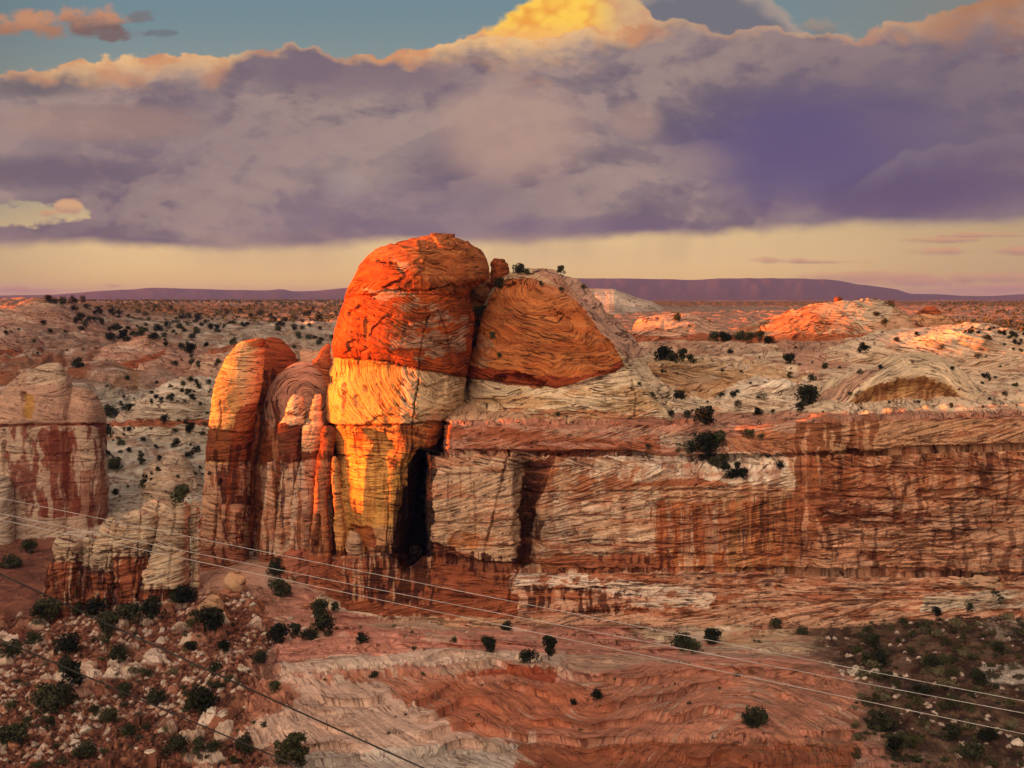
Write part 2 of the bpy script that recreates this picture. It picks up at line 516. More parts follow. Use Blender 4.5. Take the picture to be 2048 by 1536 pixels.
def sandstone(name, line_amt=1.0, bump_s=0.7, dark=(0.075, 0.024, 0.014), freq=1.0, grain=1.0, joints=1.0):
    m, bs = new_mat(name)
    ca = S(attr('col').outputs['Color']); bed = S(attr('bed').outputs['Fac'])
    g = nt.nodes.new('ShaderNodeNewGeometry'); sp = nt.nodes.new('ShaderNodeSeparateXYZ')
    nt.links.new(g.outputs['Position'], sp.inputs[0])
    x, y, z = S(sp.outputs[0]), S(sp.outputs[1]), S(sp.outputs[2]); pos = S(g.outputs['Position'])
    vb = vec(bed * (0.9 * freq), x * 0.022, (y + z) * 0.022)
    st = noise(vb, 1.0, 3, 0.62)                    # beds about a metre thick
    fine = noise(vec(bed * (2.6 * freq), x * 0.05, (y + z) * 0.04), 1.0, 2, 0.5)
    brk = noise(pos, 0.10, 4, 0.6)                  # where bedding planes stand out
    ln = M('ABSOLUTE', noise(vec(bed * (0.75 * freq), x * 0.05 + 7.0, (y + z) * 0.05), 1.0, 2, 0.5) - 0.5)
    ln = smooth(ln, 0.024, 0.005) * smooth(brk, 0.38, 0.54)
    # short open bedding cracks and small scooped pits
    ck = M('ABSOLUTE', noise(vec(bed * (1.5 * freq) + 31.0, x * 0.05, (y + z) * 0.045), 1.0, 2, 0.5) - 0.5)
    ck = smooth(ck, 0.020, 0.004) * smooth(noise(pos, 0.24, 3, 0.6), 0.50, 0.60)
    pit = smooth(noise(vec(x * 0.55, y * 0.55, z * 0.95), 1.0, 4, 0.6), 0.66, 0.72)
    ln = M('MAXIMUM', M('MAXIMUM', ln * line_amt, ck * joints), pit * (0.8 * joints), clamp=True)
    gr = noise(pos, 1.3, 5, 0.65)
    big = noise(pos, 0.07, 4, 0.6)
    f = 1.0 + (st - 0.5) * (1.5 * line_amt) + (fine - 0.5) * (0.7 * line_amt) + (gr - 0.5) * (0.8 * grain) + (big - 0.5) * 0.9 + 0.06
    cc = scale_col(ca, M('MAXIMUM', f, 0.25))
    rust = mixc(smooth(st, .56, .70) * 0.22 * line_amt, cc, mixc(0.5, cc, (0.34, 0.10, 0.035)))
    cc = mixc(ln * 0.85, rust, dark)
    gm = nt.nodes.new('ShaderNodeGamma'); gm.inputs[1].default_value = 1.22; nt.links.new(cc.k, gm.inputs[0])
    nt.links.new(scale_col(S(gm.outputs[0]), 1.18).k, bs.inputs['Base Color'])
    h = st * 0.9 + fine * 0.35 + gr * 0.6 - ln * 1.2
    nt.links.new(bump(h, bump_s, 0.55), bs.inputs['Normal'])
    return m


MS = sandstone('sandstone')
MS_SMOOTH = sandstone('smooth_sandstone', 0.7, 0.5)
MS_GROUND = sandstone('slickrock', 0.7, 0.55, freq=0.9, grain=1.3, joints=.75)
MS_BOLD = sandstone('banded_sandstone', 1.0, 0.9, freq=0.9, joints=.8)
MS_WALL = sandstone('cliff_sandstone', 0.7, 1.0, freq=0.8, grain=1.3, joints=1.1)


def flat_mat(name, a, b, scale=1.0, rough=0.9, thr=(.35, .65), bs_=0.0):
    m, bs = new_mat(name)
    g = nt.nodes.new('ShaderNodeTexCoord'); pos = S(g.outputs['Object'])
    n = noise(pos, scale, 5, 0.6)
    nt.links.new(mixc(smooth(n, *thr), a, b).k, bs.inputs['Base Color'])
    bs.inputs['Roughness'].default_value = rough
    if bs_: nt.links.new(bump(n, bs_, 0.2), bs.inputs['Normal'])
    return m


M_BARK = flat_mat('bark', (0.05, 0.032, 0.022), (0.12, 0.085, 0.06), 6)
M_BLEACH = flat_mat('dead_wood', (0.25, 0.2, 0.16), (0.42, 0.36, 0.3), 6)


def leaf_mat(name, a, b):
    m, bs = new_mat(name)
    oi = nt.nodes.new('ShaderNodeObjectInfo'); g = nt.nodes.new('ShaderNodeTexCoord')
    n = noise(S(g.outputs['Object']), 2.2, 3, .6)
    f = n * 0.6 + S(oi.outputs['Random']) * 0.55
    nt.links.new(mixc(smooth(f, .3, .95), a, b).k, bs.inputs['Base Color'])
    bs.inputs['Roughness'].default_value = 0.7
    return m


M_LEAF = leaf_mat('juniper_leaves', (0.009, 0.011, 0.005), (0.060, 0.062, 0.026))
M_LEAF2 = leaf_mat('olive_leaves', (0.03, 0.033, 0.012), (0.08, 0.075, 0.028))
M_SAGE = leaf_mat('dry_brush', (0.06, 0.05, 0.026), (0.17, 0.145, 0.075))
M_CABLE = flat_mat('bare_cable', (0.42, 0.38, 0.34), (0.6, 0.55, 0.5), .3, .5)
M_DARKCABLE = flat_mat('dark_cable', (0.022, 0.020, 0.018), (0.05, 0.045, 0.04), .3, .6)

# stone colours
CREAM = (0.58, 0.44, 0.30); WHITE = (0.68, 0.57, 0.45); TAN = (0.50, 0.33, 0.21); PINK = (0.40, 0.23, 0.165)
ORANGE = (0.46, 0.165, 0.055); RED = (0.34, 0.085, 0.030); RUST = (0.25, 0.07, 0.026); VARN = (0.085, 0.024, 0.014); BLACK = (0.03, 0.014, 0.010)
OCHRE = (0.42, 0.22, 0.075); MAUVE = (0.36, 0.215, 0.17)

# ------------------------------------------------------------------ rock bodies
def draw(P):
    return CX + P[..., 0] / P[..., 1] * F, H0 - (P[..., 2] - CZ) / P[..., 1] * F


def loft(keys, Yc, nr=200, nt_=260, n=2.4, dr=0.95, front=.74, sm=2.0, hd=None, hdk=None, shear=None):
    """closed rock body from its outline: rows (photo row, left, right) at distance Yc"""
    k = np.array([q[:3] for q in keys], float)
    seg = np.maximum(np.hypot(np.diff(k[:, 0]), np.diff(k[:, 1])), np.hypot(np.diff(k[:, 0]), np.diff(k[:, 2])))
    t = np.concatenate([[0], np.cumsum(seg)])
    tt = np.linspace(0, t[-1], nr)
    py = np.interp(tt, t, k[:, 0]); l = np.interp(tt, t, k[:, 1]); r = np.interp(tt, t, k[:, 2])
    s = sm * nr / 200.0
    py, l, r = gsmooth(py, s), gsmooth(l, s), gsmooth(r, s)
    nf = int(nt_ * front)
    th = np.concatenate([np.linspace(math.pi, 2 * math.pi, nf, endpoint=False), np.linspace(0, math.pi, nt_ - nf, endpoint=False)])
    ct, st = np.cos(th), np.sin(th)
    cx = np.sign(ct) * np.abs(ct) ** (2 / n); sx = np.sign(st) * np.abs(st) ** (2 / n)
    xc = PX((l + r) / 2, Yc); hw = (r - l) / 2 / F * Yc; z = PZ(py, Yc)
    dep = hw * dr if hd is None else np.minimum(hw * 1.3, hd)
    if hdk is not None: dep = np.minimum(np.interp(py, [q[0] for q in hdk], [q[1] for q in hdk]), hw * 1.9)
    P = np.zeros((nr, nt_, 3))
    P[..., 0] = xc[:, None] + hw[:, None] * cx[None]
    P[..., 1] = Yc + dep[:, None] * sx[None]
    P[..., 2] = z[:, None]
    if shear is not None:       # turn the face towards the left
        sh = np.interp(py, [q[0] for q in shear], [q[1] for q in shear])
        P[..., 1] += (hw * sh * .55)[:, None] - sh[:, None] * (P[..., 0] - xc[:, None])
    c = P[:1].mean(axis=1, keepdims=True)       # close the crown
    top = [c + (P[:1] - c) * f_ + np.array((0, 0, hw[0] * .10 * (1 - f_ * f_))) for f_ in (.02, .3, .55, .75, .9)]
    return np.concatenate(top + [P])


def wrapn(P):
    Q = np.concatenate([P[:, -2:], P, P[:, :2]], 1)
    N = grid_normals(Q)[:, 2:-2]
    c = P.mean(axis=1, keepdims=True)
    d = P - c; d[..., 2] = 0
    if (N * d).sum(-1).mean() < 0: N = -N
    return N


def rough(P, N, bed, edge=None, amp=1.0, strata=0.4, flute=0.0, seed=0.0, small=0.3, setcut=0.45, block=.8):
    x, y, z = P[..., 0], P[..., 1], P[..., 2]
    d = (fbm(x / 16 + seed, y / 16, z / 18, 3) - .5) * 2.6 * amp
    d += (fbm(x / 4.5, y / 4.5 + seed, z / 4.5, 4, .55) - .5) * 0.9 * amp * (small / .3)
    if strata:
        st = vn(bed * 0.95, x * .04, y * .04) * .6 + vn(bed * 2.3, x * .05 + 9, y * .05) * .4
        d += (st - .5) * 2 * strata * sst(fbm(x / 9, y / 9, z / 9 + seed, 3), .34, .6)
    if edge is not None and setcut:
        d -= np.exp(-(edge / .35) ** 2) * setcut * sst(vn(x / 7 + seed, y / 7, z / 3), .3, .6)
    if flute:
        f = fbm(x / 3.2 + seed, y / 3.2, z / 60, 3)
        d += (np.abs(f - .5) * 4 - .5) * flute
    # angular spalls: blocks broken back along joints
    if block:
        wx = (x + .6 * y) / 5.5 + (fbm(x / 9, y / 9, z / 9 + 4, 3) - .5) * 1.2
        c1 = worley(wx, z / 6.5 + (fbm(x / 7, y / 7, z / 7, 2) - .5) * .8, int(seed * 3) % 50)
        c2 = worley((x - .5 * y) / 2.1 + seed, z / 2.4, int(seed * 5) % 50)
        pm = sst(fbm(x / 17 + seed, y / 17, z / 17, 3), .46, .60)
        d += ((c1[2] - .5) * 1.0 + (c2[2] - .5) * .38) * block * pm
    # chipped holes
    h = vn(x / 1.6 + seed, y / 1.6, z / 1.1)
    d -= sst(h, .80, .95) * 0.7 * sst(vn(x / 14, y / 14, z / 14 + seed), .45, .6)
    return P + N * d[..., None]


def rock(name, keys, Yc, paint, bedf=None, cracks=(), amp=1.0, strata=.4, flute=0.0, mat=None, parent=None, seed=0.0, thick=9, dip=.35,
         carve_extra=None, small=.3, wob=4, block=.8, **kw):
    P = loft(keys, Yc, **kw)
    u, v = draw(P)
    N = wrapn(P)
    bed, edge = crossbed(P, thick, int(seed * 7) + 3, dip)
    if bedf is not None:
        bed, e2 = bedf(u, v, P, bed); edge = e2
    pt = Paint(u, v, P, CREAM)
    paint(pt)
    Q = rough(P, N, bed, edge, amp, strata, flute, seed, small, block=block)
    frontm = sst(-N[..., 1], -.15, .15)
    inw = np.zeros(u.shape)
    if cracks: inw += carve(u, v, cracks, wob) * frontm
    if carve_extra is not None: inw += carve_extra(u, v, P) * frontm
    dirn = N * np.array([1, 1, .3]); dirn /= np.linalg.norm(dirn, axis=-1, keepdims=True) + 1e-9
    Q = Q - dirn * inw[..., None]
    return grid_mesh(name, Q, pt.col, bed, mat or MS, wrap=True, flip=True, parent=parent)


BUTTE = tag(empty('sandstone_butte', (PX(780, 425), 425, 0)), 'tall domed orange and cream sandstone butte with left pillars, lit by low sun', 'rock butte')

# --- the great dome
dome_keys = [(467.5, 866, 880), (470, 850, 900), (474, 826, 920), (480, 803, 935), (488, 779, 949), (498, 757, 962), (510, 738, 972), (525, 723, 979), (545, 711, 982), (560, 704, 981), (568, 700, 972), (576, 696, 945), (592, 690, 938), (606, 686, 945), (639, 676, 949),
             (667, 668, 947), (714, 657, 942), (758, 645, 931), (796, 639, 927), (822, 638, 919), (852, 639, 902), (876, 642, 892), (888, 645, 876), (900, 648, 850), (925, 650, 842), (960, 652, 837), (1000, 653, 833), (1060, 654, 826), (1100, 654, 822), (1250, 652, 822)]


def dome_bed(u, v, P, cb):
    n = (fbm(u / 60, v / 60, 2.0, 4) - .5)
    n2_ = (fbm(u / 150, v / 90, 7.0, 3) - .5)
    a = np.hypot((u - 872 + n2_ * 160) / 1.55, v - 655 + n * 42) * .17
    a2 = (np.abs(u - 955 + n2_ * 60) * .75 + (v - 560) * .25 + n * 50) * .17
    a = np.where((v > 552 - (u - 760) * .02) & (v < 592) & (u > 800), a2, a)
    b = (v + .0042 * (u - 862 + n2_ * 60) ** 2 * .6 + n * 40) * .17
    c = np.hypot(u - 893 + n2_ * 30, (v - 735 + n * 24) * 1.25) * .17
    n5 = (fbm(u / 30, v / 22, 4.0, 2) - .5) * 1.3
    bed = np.where(v < 590, a * 1.7 + n5, np.where(v < 714 + (u - 657) * .14, b * 1.7 + n5, np.where(v < 850, c * 1.25 + n5, cb)))
    e = np.minimum(np.abs(v - 590), np.minimum(np.abs(v - (714 + (u - 657) * .14)), np.abs(v - 850))) * .17
    return bed, e


def dome_paint(p):
    p.fill((0.62, 0.325, 0.115), None)
    top = [(600, 440), (1000, 440), (1000, 620), (960, 760), (930, 752), (840, 738), (760, 722), (700, 716), (640, 711)]
    p.fill((0.47, 0.115, 0.027), top, 3)
    p.fill((0.42, 0.18, 0.07), [(760, 440), (1000, 440), (1000, 590), (900, 582), (820, 545), (740, 520)], 14, .8)
    p.blot((0.30, 0.085, 0.03), top, 40, 12, .52, .6)
    # bleached patches on the right of the red tier
    for pts in ([(770, 655), (850, 640), (940, 640), (940, 700), (905, 716), (850, 716), (815, 700), (780, 690)],
                [(850, 615), (900, 610), (915, 640), (870, 645)], [(735, 580), (800, 585), (860, 612), (820, 620), (770, 612)], [(780, 522), (822, 526), (815, 542), (790, 538)]):
        p.blot((0.44, 0.275, 0.18), pts, 50, 14, .40, .85, 26)
    p.blot((0.30, 0.08, 0.03), [(720, 625), (945, 600), (945, 735), (840, 735), (720, 712)], 30, 16, .53, .75, seed=3)
    p.streak((0.44, 0.14, 0.045), [(690, 600), (820, 600), (820, 715), (670, 715)], 8, 50, .5, .7)
    # pale tier: sunlit warmth put into the left's colour, unlit right painted cream
    p.fill((0.60, 0.46, 0.30), [(800, 730), (935, 755), (925, 830), (880, 848), (800, 848)], 18, .8)
    p.streak((0.50, 0.28, 0.10), [(640, 716), (800, 730), (800, 850), (640, 850)], 7, 40, .54, .5)
    # lower tier, stained
    p.fill((0.55, 0.28, 0.09), [(640, 850), (905, 850), (880, 915), (640, 915)], 6)
    p.fill((0.33, 0.12, 0.045), [(790, 850), (905, 850), (885, 900), (830, 910), (790, 900)], 10, .8)
    p.fill((0.60, 0.34, 0.11), [(660, 915), (840, 915), (800, 1070), (660, 1070)], 6)
    p.streak((0.22, 0.06, 0.022), [(690, 850), (850, 850), (830, 960), (780, 940), (720, 915)], 9, 30, .56, .75)
    p.streak((0.46, 0.20, 0.06), [(660, 880), (830, 880), (810, 1060), (660, 1060)], 5, 60, .55, .6, seed=2)
    p.fill((0.22, 0.065, 0.028), [(640, 1108), (850, 1100), (850, 1240), (640, 1240)], 10)
    p.fill((0.45, 0.26, 0.16), [(725, 1060), (800, 1050), (790, 1110), (735, 1110)], 8, .7)
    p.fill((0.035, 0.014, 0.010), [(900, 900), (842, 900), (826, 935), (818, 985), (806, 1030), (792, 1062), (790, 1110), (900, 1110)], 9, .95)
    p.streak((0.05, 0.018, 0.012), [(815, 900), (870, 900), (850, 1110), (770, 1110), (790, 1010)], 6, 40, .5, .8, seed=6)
    p.streak((0.07, 0.022, 0.014), [(640, 1100), (850, 1090), (850, 1240), (640, 1240)], 6, 50, .5, .8)
    p.fill(RED, [(700, 1050), (740, 1055), (745, 1100), (700, 1090)], 8, .7)
    p.line((0.20, 0.055, 0.02), [(640, 712), (700, 716), (760, 722), (840, 738), (930, 753)], 3.0, .7)
    p.line((0.20, 0.055, 0.02), [(640, 850), (700, 852), (800, 849), (905, 846)], 3.0, .7)


dome_cracks = [([(859, 630), (849, 663), (843, 692), (838, 733), (836, 756), (831, 797), (827, 835), (824, 874), (826, 903)], 1.7, 2.4),
               ([(876, 620), (884, 640), (893, 657), (904, 692), (910, 724)], 1.5, 1.6),
               ([(690, 594), (740, 592), (775, 580), (850, 583), (905, 570), (938, 576)], 2.2, 1.6),
               ([(755, 522), (795, 530), (812, 552), (800, 562), (770, 575)], 2.6, 1.8),
               ([(738, 672), (749, 652), (765, 636), (784, 632)], 2.0, 1.6),
               ([(640, 713), (700, 717), (760, 723), (840, 739), (930, 754)], 1.8, 1.2),
               ([(640, 851), (700, 853), (800, 850), (905, 847)], 2.2, 1.6), ([(655, 912), (740, 915), (800, 930)], 1.8, 1.2),
               ([(686, 770), (684, 800), (682, 850), (690, 870)], 2.6, 1.6), ([(703, 856), (706, 890), (708, 915)], 1.8, 1.2),
               ([(687, 925), (688, 1000), (692, 1060)], 3.0, 2.2), ([(772, 970), (774, 1050), (771, 1110)], 2.0, 1.4), ([(748, 860), (752, 915), (756, 960)], 1.8, 1.2),
               ([(696, 1056), (735, 1060), (742, 1090)], 3, 2.2), ([(700, 960), (706, 1040)], 1.8, 1.2), ([(830, 905), (812, 980), (800, 1080)], 2.5, 1.4)]
def dome_step(u, v, P):
    b1 = 714 + (u - 657) * .14 + (fbm(u / 30, v / 30, 1.0, 3) - .5) * 10
    b2 = 850 + (fbm(u / 24, v / 24, 3.0, 3) - .5) * 10
    cap = np.interp(u, [640, 690, 775, 850, 905, 990], [600, 594, 580, 583, 570, 580]) + (fbm(u / 20, v / 20, 6.0, 3) - .5) * 8
    lean = sst(u, 905, 850) * sst(v, 900, 935) * sst(v, 1130, 1040) * 0.0
    scar = sst(fbm(u / 42 + 3, v / 30, 8.0, 3), .60, .63) * .9 * (v < 850) + sst(fbm(u / 16 + 3, v / 60, 5.0, 3), .60, .64) * .8 * (v > 850)
    return sst(v, b1 - 2, b1 + 2) * .55 + sst(v, b2 - 2, b2 + 2) * .5 + sst(v, cap - 1, cap + 3) * .35 + scar + lean


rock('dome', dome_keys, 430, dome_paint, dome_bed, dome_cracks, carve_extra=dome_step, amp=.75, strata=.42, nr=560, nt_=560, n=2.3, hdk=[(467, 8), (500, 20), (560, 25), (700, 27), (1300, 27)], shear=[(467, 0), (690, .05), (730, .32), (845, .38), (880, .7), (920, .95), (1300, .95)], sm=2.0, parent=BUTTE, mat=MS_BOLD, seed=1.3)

# --- the broad shoulder with swirling beds
sh_keys = [(538, 1052, 1092), (541, 1032, 1108), (547, 1012, 1122), (555, 998, 1148), (571, 986, 1172), (588, 976, 1188), (615, 965, 1210), (640, 957, 1236), (660, 953, 1260), (682, 949, 1282), (708, 944, 1292), (732, 938, 1303), (752, 937, 1320),
           (773, 935, 1341), (802, 932, 1364), (829, 924, 1388), (846, 912, 1396), (905, 885, 1400), (960, 885, 1400)]
sh_face = [(950, 640), (965, 620), (985, 585), (1010, 560), (1060, 552), (1123, 578), (1161, 612), (1190, 644), (1205, 667), (1229, 691), (1243, 723), (1247, 732), (1202, 752), (1161, 766), (1114, 773), (1070, 769), (997, 761), (915, 750), (930, 690)]


def sh_bed(u, v, P, cb):
    n = fbm(u / 70, v / 60, 3.0, 4) - .5
    n2_ = fbm(u / 160, v / 120, 5.0, 2) - .5
    fold = np.exp(-((u - 1150 - (v - 650) * .25) / 26) ** 2) * 30 * np.sin((v - 600) / 17.0)
    r = np.hypot((u - 1120 + n2_ * 60) * .78, (v - 560 + n * 40 + fold * .6) * 1.0)
    orange = (r + n * 13) * .17
    w = fbm(u / 55, v / 40, 9.0, 3) - .5
    white = (v + w * 24 + 7 * np.sin((u + n * 60) / 34) + .0 * u) * .17
    white = white + 3.2 * np.exp(-(((u - 975) / 60) ** 2 + ((v - 800) / 26) ** 2)) * np.sign(v - 806)
    bed = np.where(inpoly(u + n * 8, v + n * 8, sh_face), orange, np.where(v > 838, cb, white))
    right = (v - .75 * (u - 1100)) * .17 + n * 6
    rr = (u > 1123 + (v - 578) * .78) & (v < 712)
    bed = np.where(rr, right, bed)
    return bed, np.abs(v - 838) * .17


def sh_paint(p):
    p.fill((0.60, 0.47, 0.32), None)
    p.fill((0.46, 0.29, 0.215), [(1050, 530), (1300, 530), (1310, 712), (1255, 722), (1180, 640), (1100, 560)], 6)
    p.blot((0.46, 0.30, 0.22), [(1150, 560), (1250, 600), (1300, 705), (1250, 700)], 20, 20, .5, .6)
    p.fill((0.40, 0.135, 0.045), sh_face, 4)
    p.blot((0.46, 0.19, 0.07), sh_face, 60, 12, .5, .7)
    p.blot((0.46, 0.27, 0.16), [(945, 660), (985, 680), (1000, 730), (945, 735)], 18, 8, .48, .8)
    p.fill((0.27, 0.055, 0.02), [(905, 722), (985, 735), (1080, 752), (1160, 756), (1240, 726), (1250, 735), (1202, 754), (1114, 776), (997, 764), (905, 752)], 10, .85)
    p.fill((0.36, 0.17, 0.10), [(970, 555), (1060, 540), (1120, 552), (1190, 610), (1130, 600), (1060, 565)], 14, .5)
    p.fill((0.44, 0.31, 0.22), [(1125, 775), (1200, 750), (1215, 752), (1150, 785)], 6, .7)
    p.blot(OCHRE, [(920, 770), (1320, 760), (1340, 838), (900, 838)], 70, 16, .56, .5)
    p.blot((0.40, 0.18, 0.09), [(990, 815), (1320, 822), (1320, 838), (900, 838)], 50, 8, .45, .8)
    p.fill((0.34, 0.17, 0.115), [(880, 838), (1420, 836), (1420, 970), (880, 970)], 4)


def sh_cut(u, v, P):
    edge = np.interp(v, [547, 580, 612, 644, 691, 732, 780, 829, 846], [1110, 1125, 1161, 1190, 1229, 1249, 1285, 1320, 1330])
    right = np.clip(u - edge, 0, 60) * .10
    under = sst(v, 735, 752) * sst(v, 800, 775) * sst(u, 930, 990) * sst(u, 1240, 1200) * 0.0
    lip = inpoly(u, v, sh_face).astype(float) * sst(v, 690, 740) * 1.2
    return right - lip + under


sh_cracks = [([(996, 758), (1015, 752), (1050, 755), (1085, 768)], 6.5, 4.5), ([(1262, 752), (1270, 790), (1268, 832)], 2.2, 1.6), ([(1008, 818), (1022, 838), (1045, 860), (1070, 895)], 2.4, 1.6),
             ([(960, 620), (985, 600), (1000, 578), (1030, 566)], 3, 2.0), ([(1110, 560), (1150, 600), (1185, 640), (1232, 700), (1252, 735)], 2.0, 1.2),
             ([(1188, 640), (1215, 660), (1240, 690)], 2, 1.2), ([(1040, 600), (1090, 610), (1140, 640)], 1.8, 1.0), ([(1130, 570), (1160, 590), (1175, 585)], 1.8, 1.0), ([(1160, 575), (1180, 600)], 1.6, .9)]
rock('shoulder', sh_keys, 442, sh_paint, sh_bed, sh_cracks, amp=.7, strata=.5, nr=480, nt_=640, n=2.5, dr=.76, sm=2.0, parent=BUTTE, mat=MS_BOLD, seed=2.6, carve_extra=sh_cut)
rock('saddle', [(548, 950, 1000), (556, 935, 1012), (575, 925, 1020), (610, 920, 1024), (700, 915, 1020), (860, 890, 1000), (950, 880, 990)], 455, lambda p: (p.fill((0.26, 0.09, 0.04), None), p.blot((0.40, 0.2, 0.11), None, 30, 10, .5, .7), p.fill(VARN, [(880, 690), (1020, 690), (1020, 960), (880, 960)], 8, .9)),  # lower part painted dark, standing in for shade in the fissure
     amp=.9, strata=.7, nr=160, nt_=140, n=2.6, dr=.5, parent=BUTTE, seed=3.9)
rock('summit_knob', [(516, 990, 1004), (520, 984, 1012), (530, 982, 1016), (545, 982, 1019), (600, 978, 1024)], 440, lambda p: p.fill((0.30, 0.09, 0.035), None), amp=.7, nr=60, nt_=80, parent=BUTTE, seed=4.0)

# --- the pillar and columns on the left


def pil_paint(p):
    p.fill((0.55, 0.33, 0.14), None)
    p.fill((0.55, 0.38, 0.21), [(470, 690), (530, 690), (530, 820), (490, 830), (470, 760)], 12, .8)
    p.fill((0.40, 0.15, 0.06), [(480, 670), (580, 670), (580, 695), (500, 692)], 8, .9)
    p.fill((0.30, 0.10, 0.04), [(480, 815), (520, 800), (520, 920), (455, 920), (470, 850)], 10, .85)
    p.fill((0.24, 0.075, 0.03), [(395, 858), (520, 862), (520, 925), (395, 920)], 8, .9)
    p.fill((0.46, 0.28, 0.18), [(395, 925), (520, 925), (520, 1240), (395, 1240)], 10)
    p.streak(VARN, [(425, 900), (520, 880), (520, 1010), (440, 1010)], 8, 60, .44, .9)
    p.streak(RUST, [(395, 850), (520, 850), (520, 1100), (395, 1060)], 7, 60, .55, .75, seed=4)
    p.fill((0.30, 0.12, 0.07), [(395, 1095), (520, 1095), (520, 1240), (395, 1240)], 12, .7)
    p.blot(VARN, [(440, 1040), (520, 1000), (520, 1100), (460, 1100)], 9, 24, .5, .7)


pil_keys = [(676, 498, 522), (679, 487, 530), (686, 477, 529), (700, 465, 527), (715, 453, 526), (745, 441, 525), (765, 433, 523), (791, 428, 517), (812, 425, 512), (835, 421, 509), (862, 417, 506), (918, 414, 502), (976, 410, 499), (1006, 407, 498), (1064, 402, 497), (1123, 402, 497), (1240, 401, 498)]
rock('pillar', pil_keys, 440, pil_paint, None, [([(432, 880), (440, 840), (443, 800)], 2.0, 1.2), ([(441, 960), (432, 1020), (430, 1060), (424, 1100), (440, 1160)], 2.6, 2.2), ([(458, 1010), (446, 1060), (448, 1140)], 2.2, 1.8), ([(405, 992), (450, 990), (500, 985)], 1.8, 1.0),
     ([(412, 858), (460, 866), (505, 868)], 2.2, 1.4), ([(414, 922), (502, 926)], 2.2, 1.5), ([(425, 812), (460, 818)], 1.6, .8)],
     amp=.6, strata=.3, flute=.22, nr=420, nt_=260, n=2.5, dr=1.15, parent=BUTTE, seed=5.1)
red_p = lambda p: (p.fill((0.28, 0.085, 0.035), None), p.streak(VARN, [(480, 740), (620, 740), (620, 1200), (480, 1200)], 9, 70, .42, .9))
rock('pillar', [(674, 538, 550), (680, 522, 563), (692, 514, 575), (705, 508, 588), (720, 506, 596), (760, 506, 602), (850, 492, 602), (1000, 482, 600), (1240, 478, 600)], 462, red_p, amp=.8, strata=.5, nr=220, nt_=180, dr=.5, parent=BUTTE, seed=6.2)


def swd_paint(p):
    p.fill((0.40, 0.235, 0.165), None)
    p.fill((0.34, 0.14, 0.07), [(510, 860), (680, 850), (680, 920), (510, 925)], 10, .8)
    p.streak(VARN, [(500, 800), (560, 800), (560, 1200), (500, 1200)], 7, 60, .45, .85)
    p.fill((0.42, 0.27, 0.18), [(500, 930), (680, 930), (680, 1240), (500, 1240)], 10, .7)
    p.streak(RUST, [(500, 840), (680, 840), (680, 1200), (500, 1200)], 7, 60, .52, .8, seed=1)


rock('swirled_boss', [(723, 600, 630), (728, 587, 644), (738, 571, 652), (750, 557, 656), (771, 542, 659), (800, 531, 662), (850, 522, 666), (950, 514, 668), (1100, 508, 670), (1240, 508, 670)], 452, swd_paint,
     lambda u, v, P, cb: (np.where(v < 850, np.hypot((u - 618) * .8, (v - 800) * 1.0) * .17 + (fbm(u / 40, v / 40, 2.0, 3) - .5) * 4, cb), np.abs(v - 850) * .17),
     amp=.6, strata=.5, nr=300, nt_=200, n=2.5, dr=.75, parent=BUTTE, mat=MS_BOLD, seed=7.3)


def column(keys, Yc, seed, base, lower, vy=(845, 925), tops=None, dr=1.0, cracks=(), nr=240, nt_=110):
    def pt(p):
        p.fill(base, None)
        p.fill((0.17, 0.05, 0.022), [(480, vy[0]), (720, vy[0]), (720, vy[1]), (480, vy[1])], 10, .92)
        p.fill(lower, [(480, vy[1]), (720, vy[1]), (720, 1240), (480, 1240)], 10)
        p.streak(VARN, [(480, vy[1] - 20), (720, vy[1] - 20), (720, 1200), (480, 1200)], 6, 60, .56, .8, seed=seed)
        p.streak((0.40, 0.16, 0.07), [(480, vy[1]), (720, vy[1]), (720, 1150), (480, 1150)], 8, 50, .52, .5, seed=seed + 2)
        p.fill((0.28, 0.10, 0.055), [(480, 1112), (720, 1112), (720, 1240), (480, 1240)], 8, .8)
    return rock('column', keys, Yc, pt, None, cracks, amp=.45, strata=.3, flute=.3, nr=nr, nt_=nt_, n=2.4, dr=dr, sm=1.2, parent=BUTTE, seed=seed, small=.4)


PALE = (0.47, 0.33, 0.235)
column([(925, 536, 547), (960, 534, 552), (1000, 529, 553), (1060, 523, 551), (1110, 520, 551), (1240, 516, 552)], 433, 1.1, PALE, PALE, (880, 900))
column([(790, 588, 597), (797, 583, 605), (815, 575, 611), (835, 567, 616), (843, 563, 618), (847, 556, 614), (860, 555, 608), (905, 558, 602), (925, 566, 602), (980, 556, 606), (1040, 552, 604), (1100, 548, 598), (1240, 545, 598)], 432, 2.3, (0.52, 0.36, 0.23), PALE, (848, 925))
column([(789, 632, 640), (800, 626, 643), (835, 620, 645), (846, 610, 646), (852, 604, 646), (900, 603, 638), (922, 602, 634), (960, 594, 632), (1010, 582, 628), (1060, 577, 623), (1110, 574, 621), (1240, 570, 622)], 430, 3.7, (0.54, 0.36, 0.22), PALE, (905, 922))
column([(852, 652, 664), (858, 646, 668), (880, 640, 670), (915, 635, 666), (960, 630, 662), (1000, 627, 657), (1030, 624, 657), (1100, 616, 662), (1240, 610, 680)], 411, 4.2, (0.26, 0.09, 0.04), (0.36, 0.17, 0.09), (915, 922), cracks=[([(634, 1036), (636, 1060), (634, 1092)], 7, 3.5)])
column([(912, 664, 671), (925, 662, 676), (960, 663, 680), (1050, 668, 690), (1120, 672, 692), (1240, 672, 694)], 409, 5.9, (0.50, 0.26, 0.10), (0.46, 0.27, 0.15), (1100, 1112), nt_=70)
